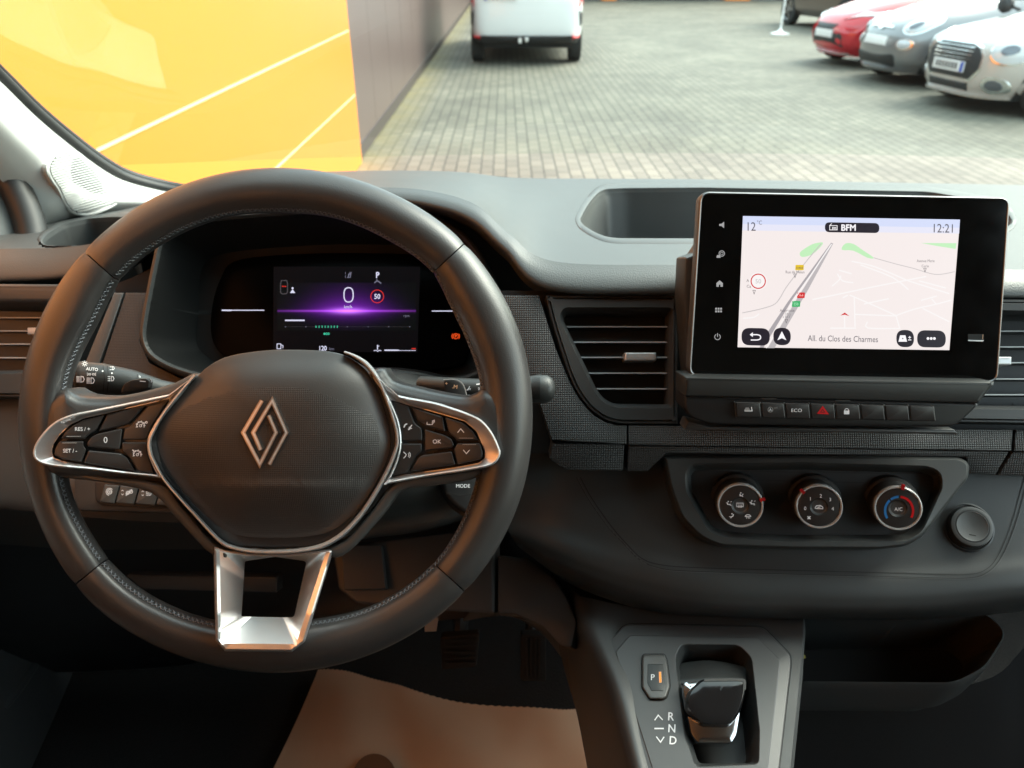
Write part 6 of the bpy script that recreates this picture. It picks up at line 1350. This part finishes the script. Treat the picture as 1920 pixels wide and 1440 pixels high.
b = B(); c2.decal(b, rect(-.42, .42, .24, .40, .05), .01, M_CHB); b.out('lower_grille', t); b = B(); c2.decal(b, rect(-.60, .60, .185, .225, .018), .02, M2, dome=.015); b.out('front_lip', t)
finish(c2, t, [(1.08, -1), (1.08, 1), (-1.2, -1), (-1.2, 1)], .29)
# red hatchback
M3 = paint('red_paint', (.52, .008, .022), 0)
t = thing('parked_car', (7.2, 14.4, 0), 'bright red hatchback with a black lower nose, behind the grey car', 'car', GRP)
c3_ = Car(6.90, 13.5, 262, [(.16, 1.66, -1.75, .70), (.30, 1.74, -1.78, .80), (.45, 1.76, -1.78, .83), (.60, 1.74, -1.77, .835), (.74, 1.62, -1.75, .82), (.84, 1.38, -1.73, .78), (.93, 1.08, -1.70, .74), (1.02, .70, -1.68, .70), (1.06, .58, -1.66, .68)], 0, 3.3)
b = c3_.body(.16, 1.06, M3, top=True)
for sd in (-1, 1): c3_.arch(b, 1.05, sd, .35)
b.out('body', t); house(c3_, t, 1.05, 1.50, M_CHB, [(1.05, .60, -1.6, .67), (1.2, .30, -1.55, .64), (1.36, .02, -1.48, .59), (1.50, -.2, -1.3, .52)])
b = B(); c3_.decal(b, fillet([(-.74, .20), (.74, .20), (.72, .50), (.30, .62), (-.30, .62), (-.72, .50)], .03), .012, M_CHB); b.out('lower_grille', t)
for sd in (-1, 1):
    b = B(); c3_.decal(b, fillet([(sd * .34, .68), (sd * .78, .72), (sd * .76, .86), (sd * .50, .80)], .02), .012, M_LMP, dome=.02); b.out('headlight', t)
    b = B(); c3_.decal(b, fillet([(sd * .36, .60), (sd * .68, .58), (sd * .60, .19), (sd * .50, .19)], .02), .03, M3); b.out('nose_wedge', t)
b = B(); c3_.decal(b, rect(-.25, .25, .42, .53, .01), .03, M_PLT); b.out('number_plate', t); b = B(); c3_.decal(b, rect(-.60, .60, .175, .21, .015), .02, M_SAT, dome=.012); b.out('front_lip', t)
finish(c3_, t, [(1.05, -1), (1.05, 1), (-1.25, -1), (-1.25, 1)], .29)
# dark suv behind
M4 = paint('bronze_brown_paint', (.11, .075, .06), .5)
t = thing('parked_car', (8.6, 19.6, 0), 'dark bronze off roader cut off by the top edge, behind the red car', 'car', GRP)
c4_ = Car(8.32, 20.1, 172, [(.22, 2.0, -2.1, .80), (.40, 2.1, -2.15, .90), (.6, 2.12, -2.15, .92), (.9, 2.08, -2.12, .92), (1.05, 1.9, -2.1, .88), (1.15, 1.2, -2.08, .82)], 0, 4)
b = c4_.body(.26, 1.15, M4, top=True)
for sd in (-1, 1): c4_.arch(b, 1.38, sd, .42)
b.out('body', t); house(c4_, t, 1.14, 1.68, M4, [(1.14, 1.1, -2.0, .80), (1.4, .5, -1.9, .74), (1.55, .2, -1.8, .7), (1.68, 0, -1.7, .62)])
b = B(); c4_.decal(b, rect(-.80, .80, .28, .46, .05), .02, M_CHB); b.out('bumper', t); finish(c4_, t, [(1.38, -1), (1.38, 1), (-1.35, -1), (-1.35, 1)], .37)
# white van ahead
M5 = paint('white_van_paint', (.80, .80, .80), 0)
t = thing('parked_van', (.5, 14.6, 0), 'white van seen from behind with a tow bar, parked beside the brown wall', 'van')
vx = (993 - 947) / FP * 12.0
vc = Car(vx, 15.35, 1.5, [(.30, 2.1, -2.15, .86), (.42, 2.15, -2.20, .91), (.60, 2.15, -2.22, .925), (.95, 2.1, -2.22, .925), (1.3, 1.9, -2.2, .90), (1.7, 1.4, -2.15, .82), (1.85, 1.2, -2.1, .76)], 0, 9)
b = vc.body(.40, 1.85, M5, top=True); b.out('body', t)
b = B(); R = [vc.ring(z) for z in (.32, .35, .40, .43)]; grid(b, R, M_CHB, closed=True); b.add(R[0], [tuple(range(len(R[0])))], M_CHB); vc.decal(b, rect(-.90, .90, .33, .45, .04), .05, M_CHB, -1, dome=.02); b.out('bumper', t)
for sd in (-1, 1):
    b = B(); vc.decal(b, fillet([(sd * .86, .56), (sd * .915, .56), (sd * .915, .80), (sd * .84, .80)], .01), .03, M_CHB, -1); b.out('corner_trim', t)
    b = B(); vc.decal(b, fillet([(sd * .835, .85), (sd * .91, .85), (sd * .91, 1.35), (sd * .855, 1.35)], .02), .025, M_RED, -1); b.out('tail_light', t)
    b = B(); vc.decal(b, rect(sd * .80 - .06, sd * .80 + .06, .395, .43, .01), .085, M_RED, -1); b.out('reflector', t)
b = B(); vc.decal(b, rect(.15, .67, .94, 1.05, .01), .02, M_PLT, -1); vc.decal(b, rect(.625, .667, .945, 1.045, .005), .023, M_PBL, -1)
b2 = B(); 
for k in range(7): vc.decal(b, rect(.20 + k * .06, .235 + k * .06, .96, 1.025, .004), .023, M_CHB, -1)
b.out('number_plate', t)
b = B(); tube(b, [vc.w(-2.1, 0, .34), vc.w(-2.3, 0, .34), vc.w(-2.36, 0, .38)], .025, M_CHB, n=10); lathe(b, vc.w(-2.36, 0, .36), V((0, 0, 1)), [(.001, .07, M_SAT), (.03, .06, M_SAT), (.035, .035, M_SAT), (.02, 0, M_SAT)], 16); box(b, vc.w(-2.32, .10, .38), (.05, .05, .07), M_SAT); b.out('tow_bar', t)
b = B(); box(b, vc.w(0, 0, .30), (1.5, 4.0, .12), M_DEEP); b.out('underbody', t)
finish(vc, t, [(-1.55, -1), (-1.55, 1), (1.3, -1), (1.3, 1)], .32)
# flag poles with white feet
PGd = Pl((0, 0, 0), (0, 0, 1))
for px, py, lab in ((1462, 64, 'thin white pole on a pale flat foot, left of the bronze car'), (1660, 62, 'thin white pole rising behind the grey car')):
    q = PGd.at(px, py); t = thing('banner_pole', q, lab, 'pole', 'banner poles on the forecourt')
    b = B(); tube(b, [q + V((0, 0, .02)), q + V((0, 0, 3.2))], .022, M5, n=10); b.out('pole', t); b = B(); lathe(b, q, V((0, 0, 1)), [(.22, 0, M5), (.22, .02, M5), (.06, .06, M5), (.03, .12, M5)], 24); b.out('base', t)
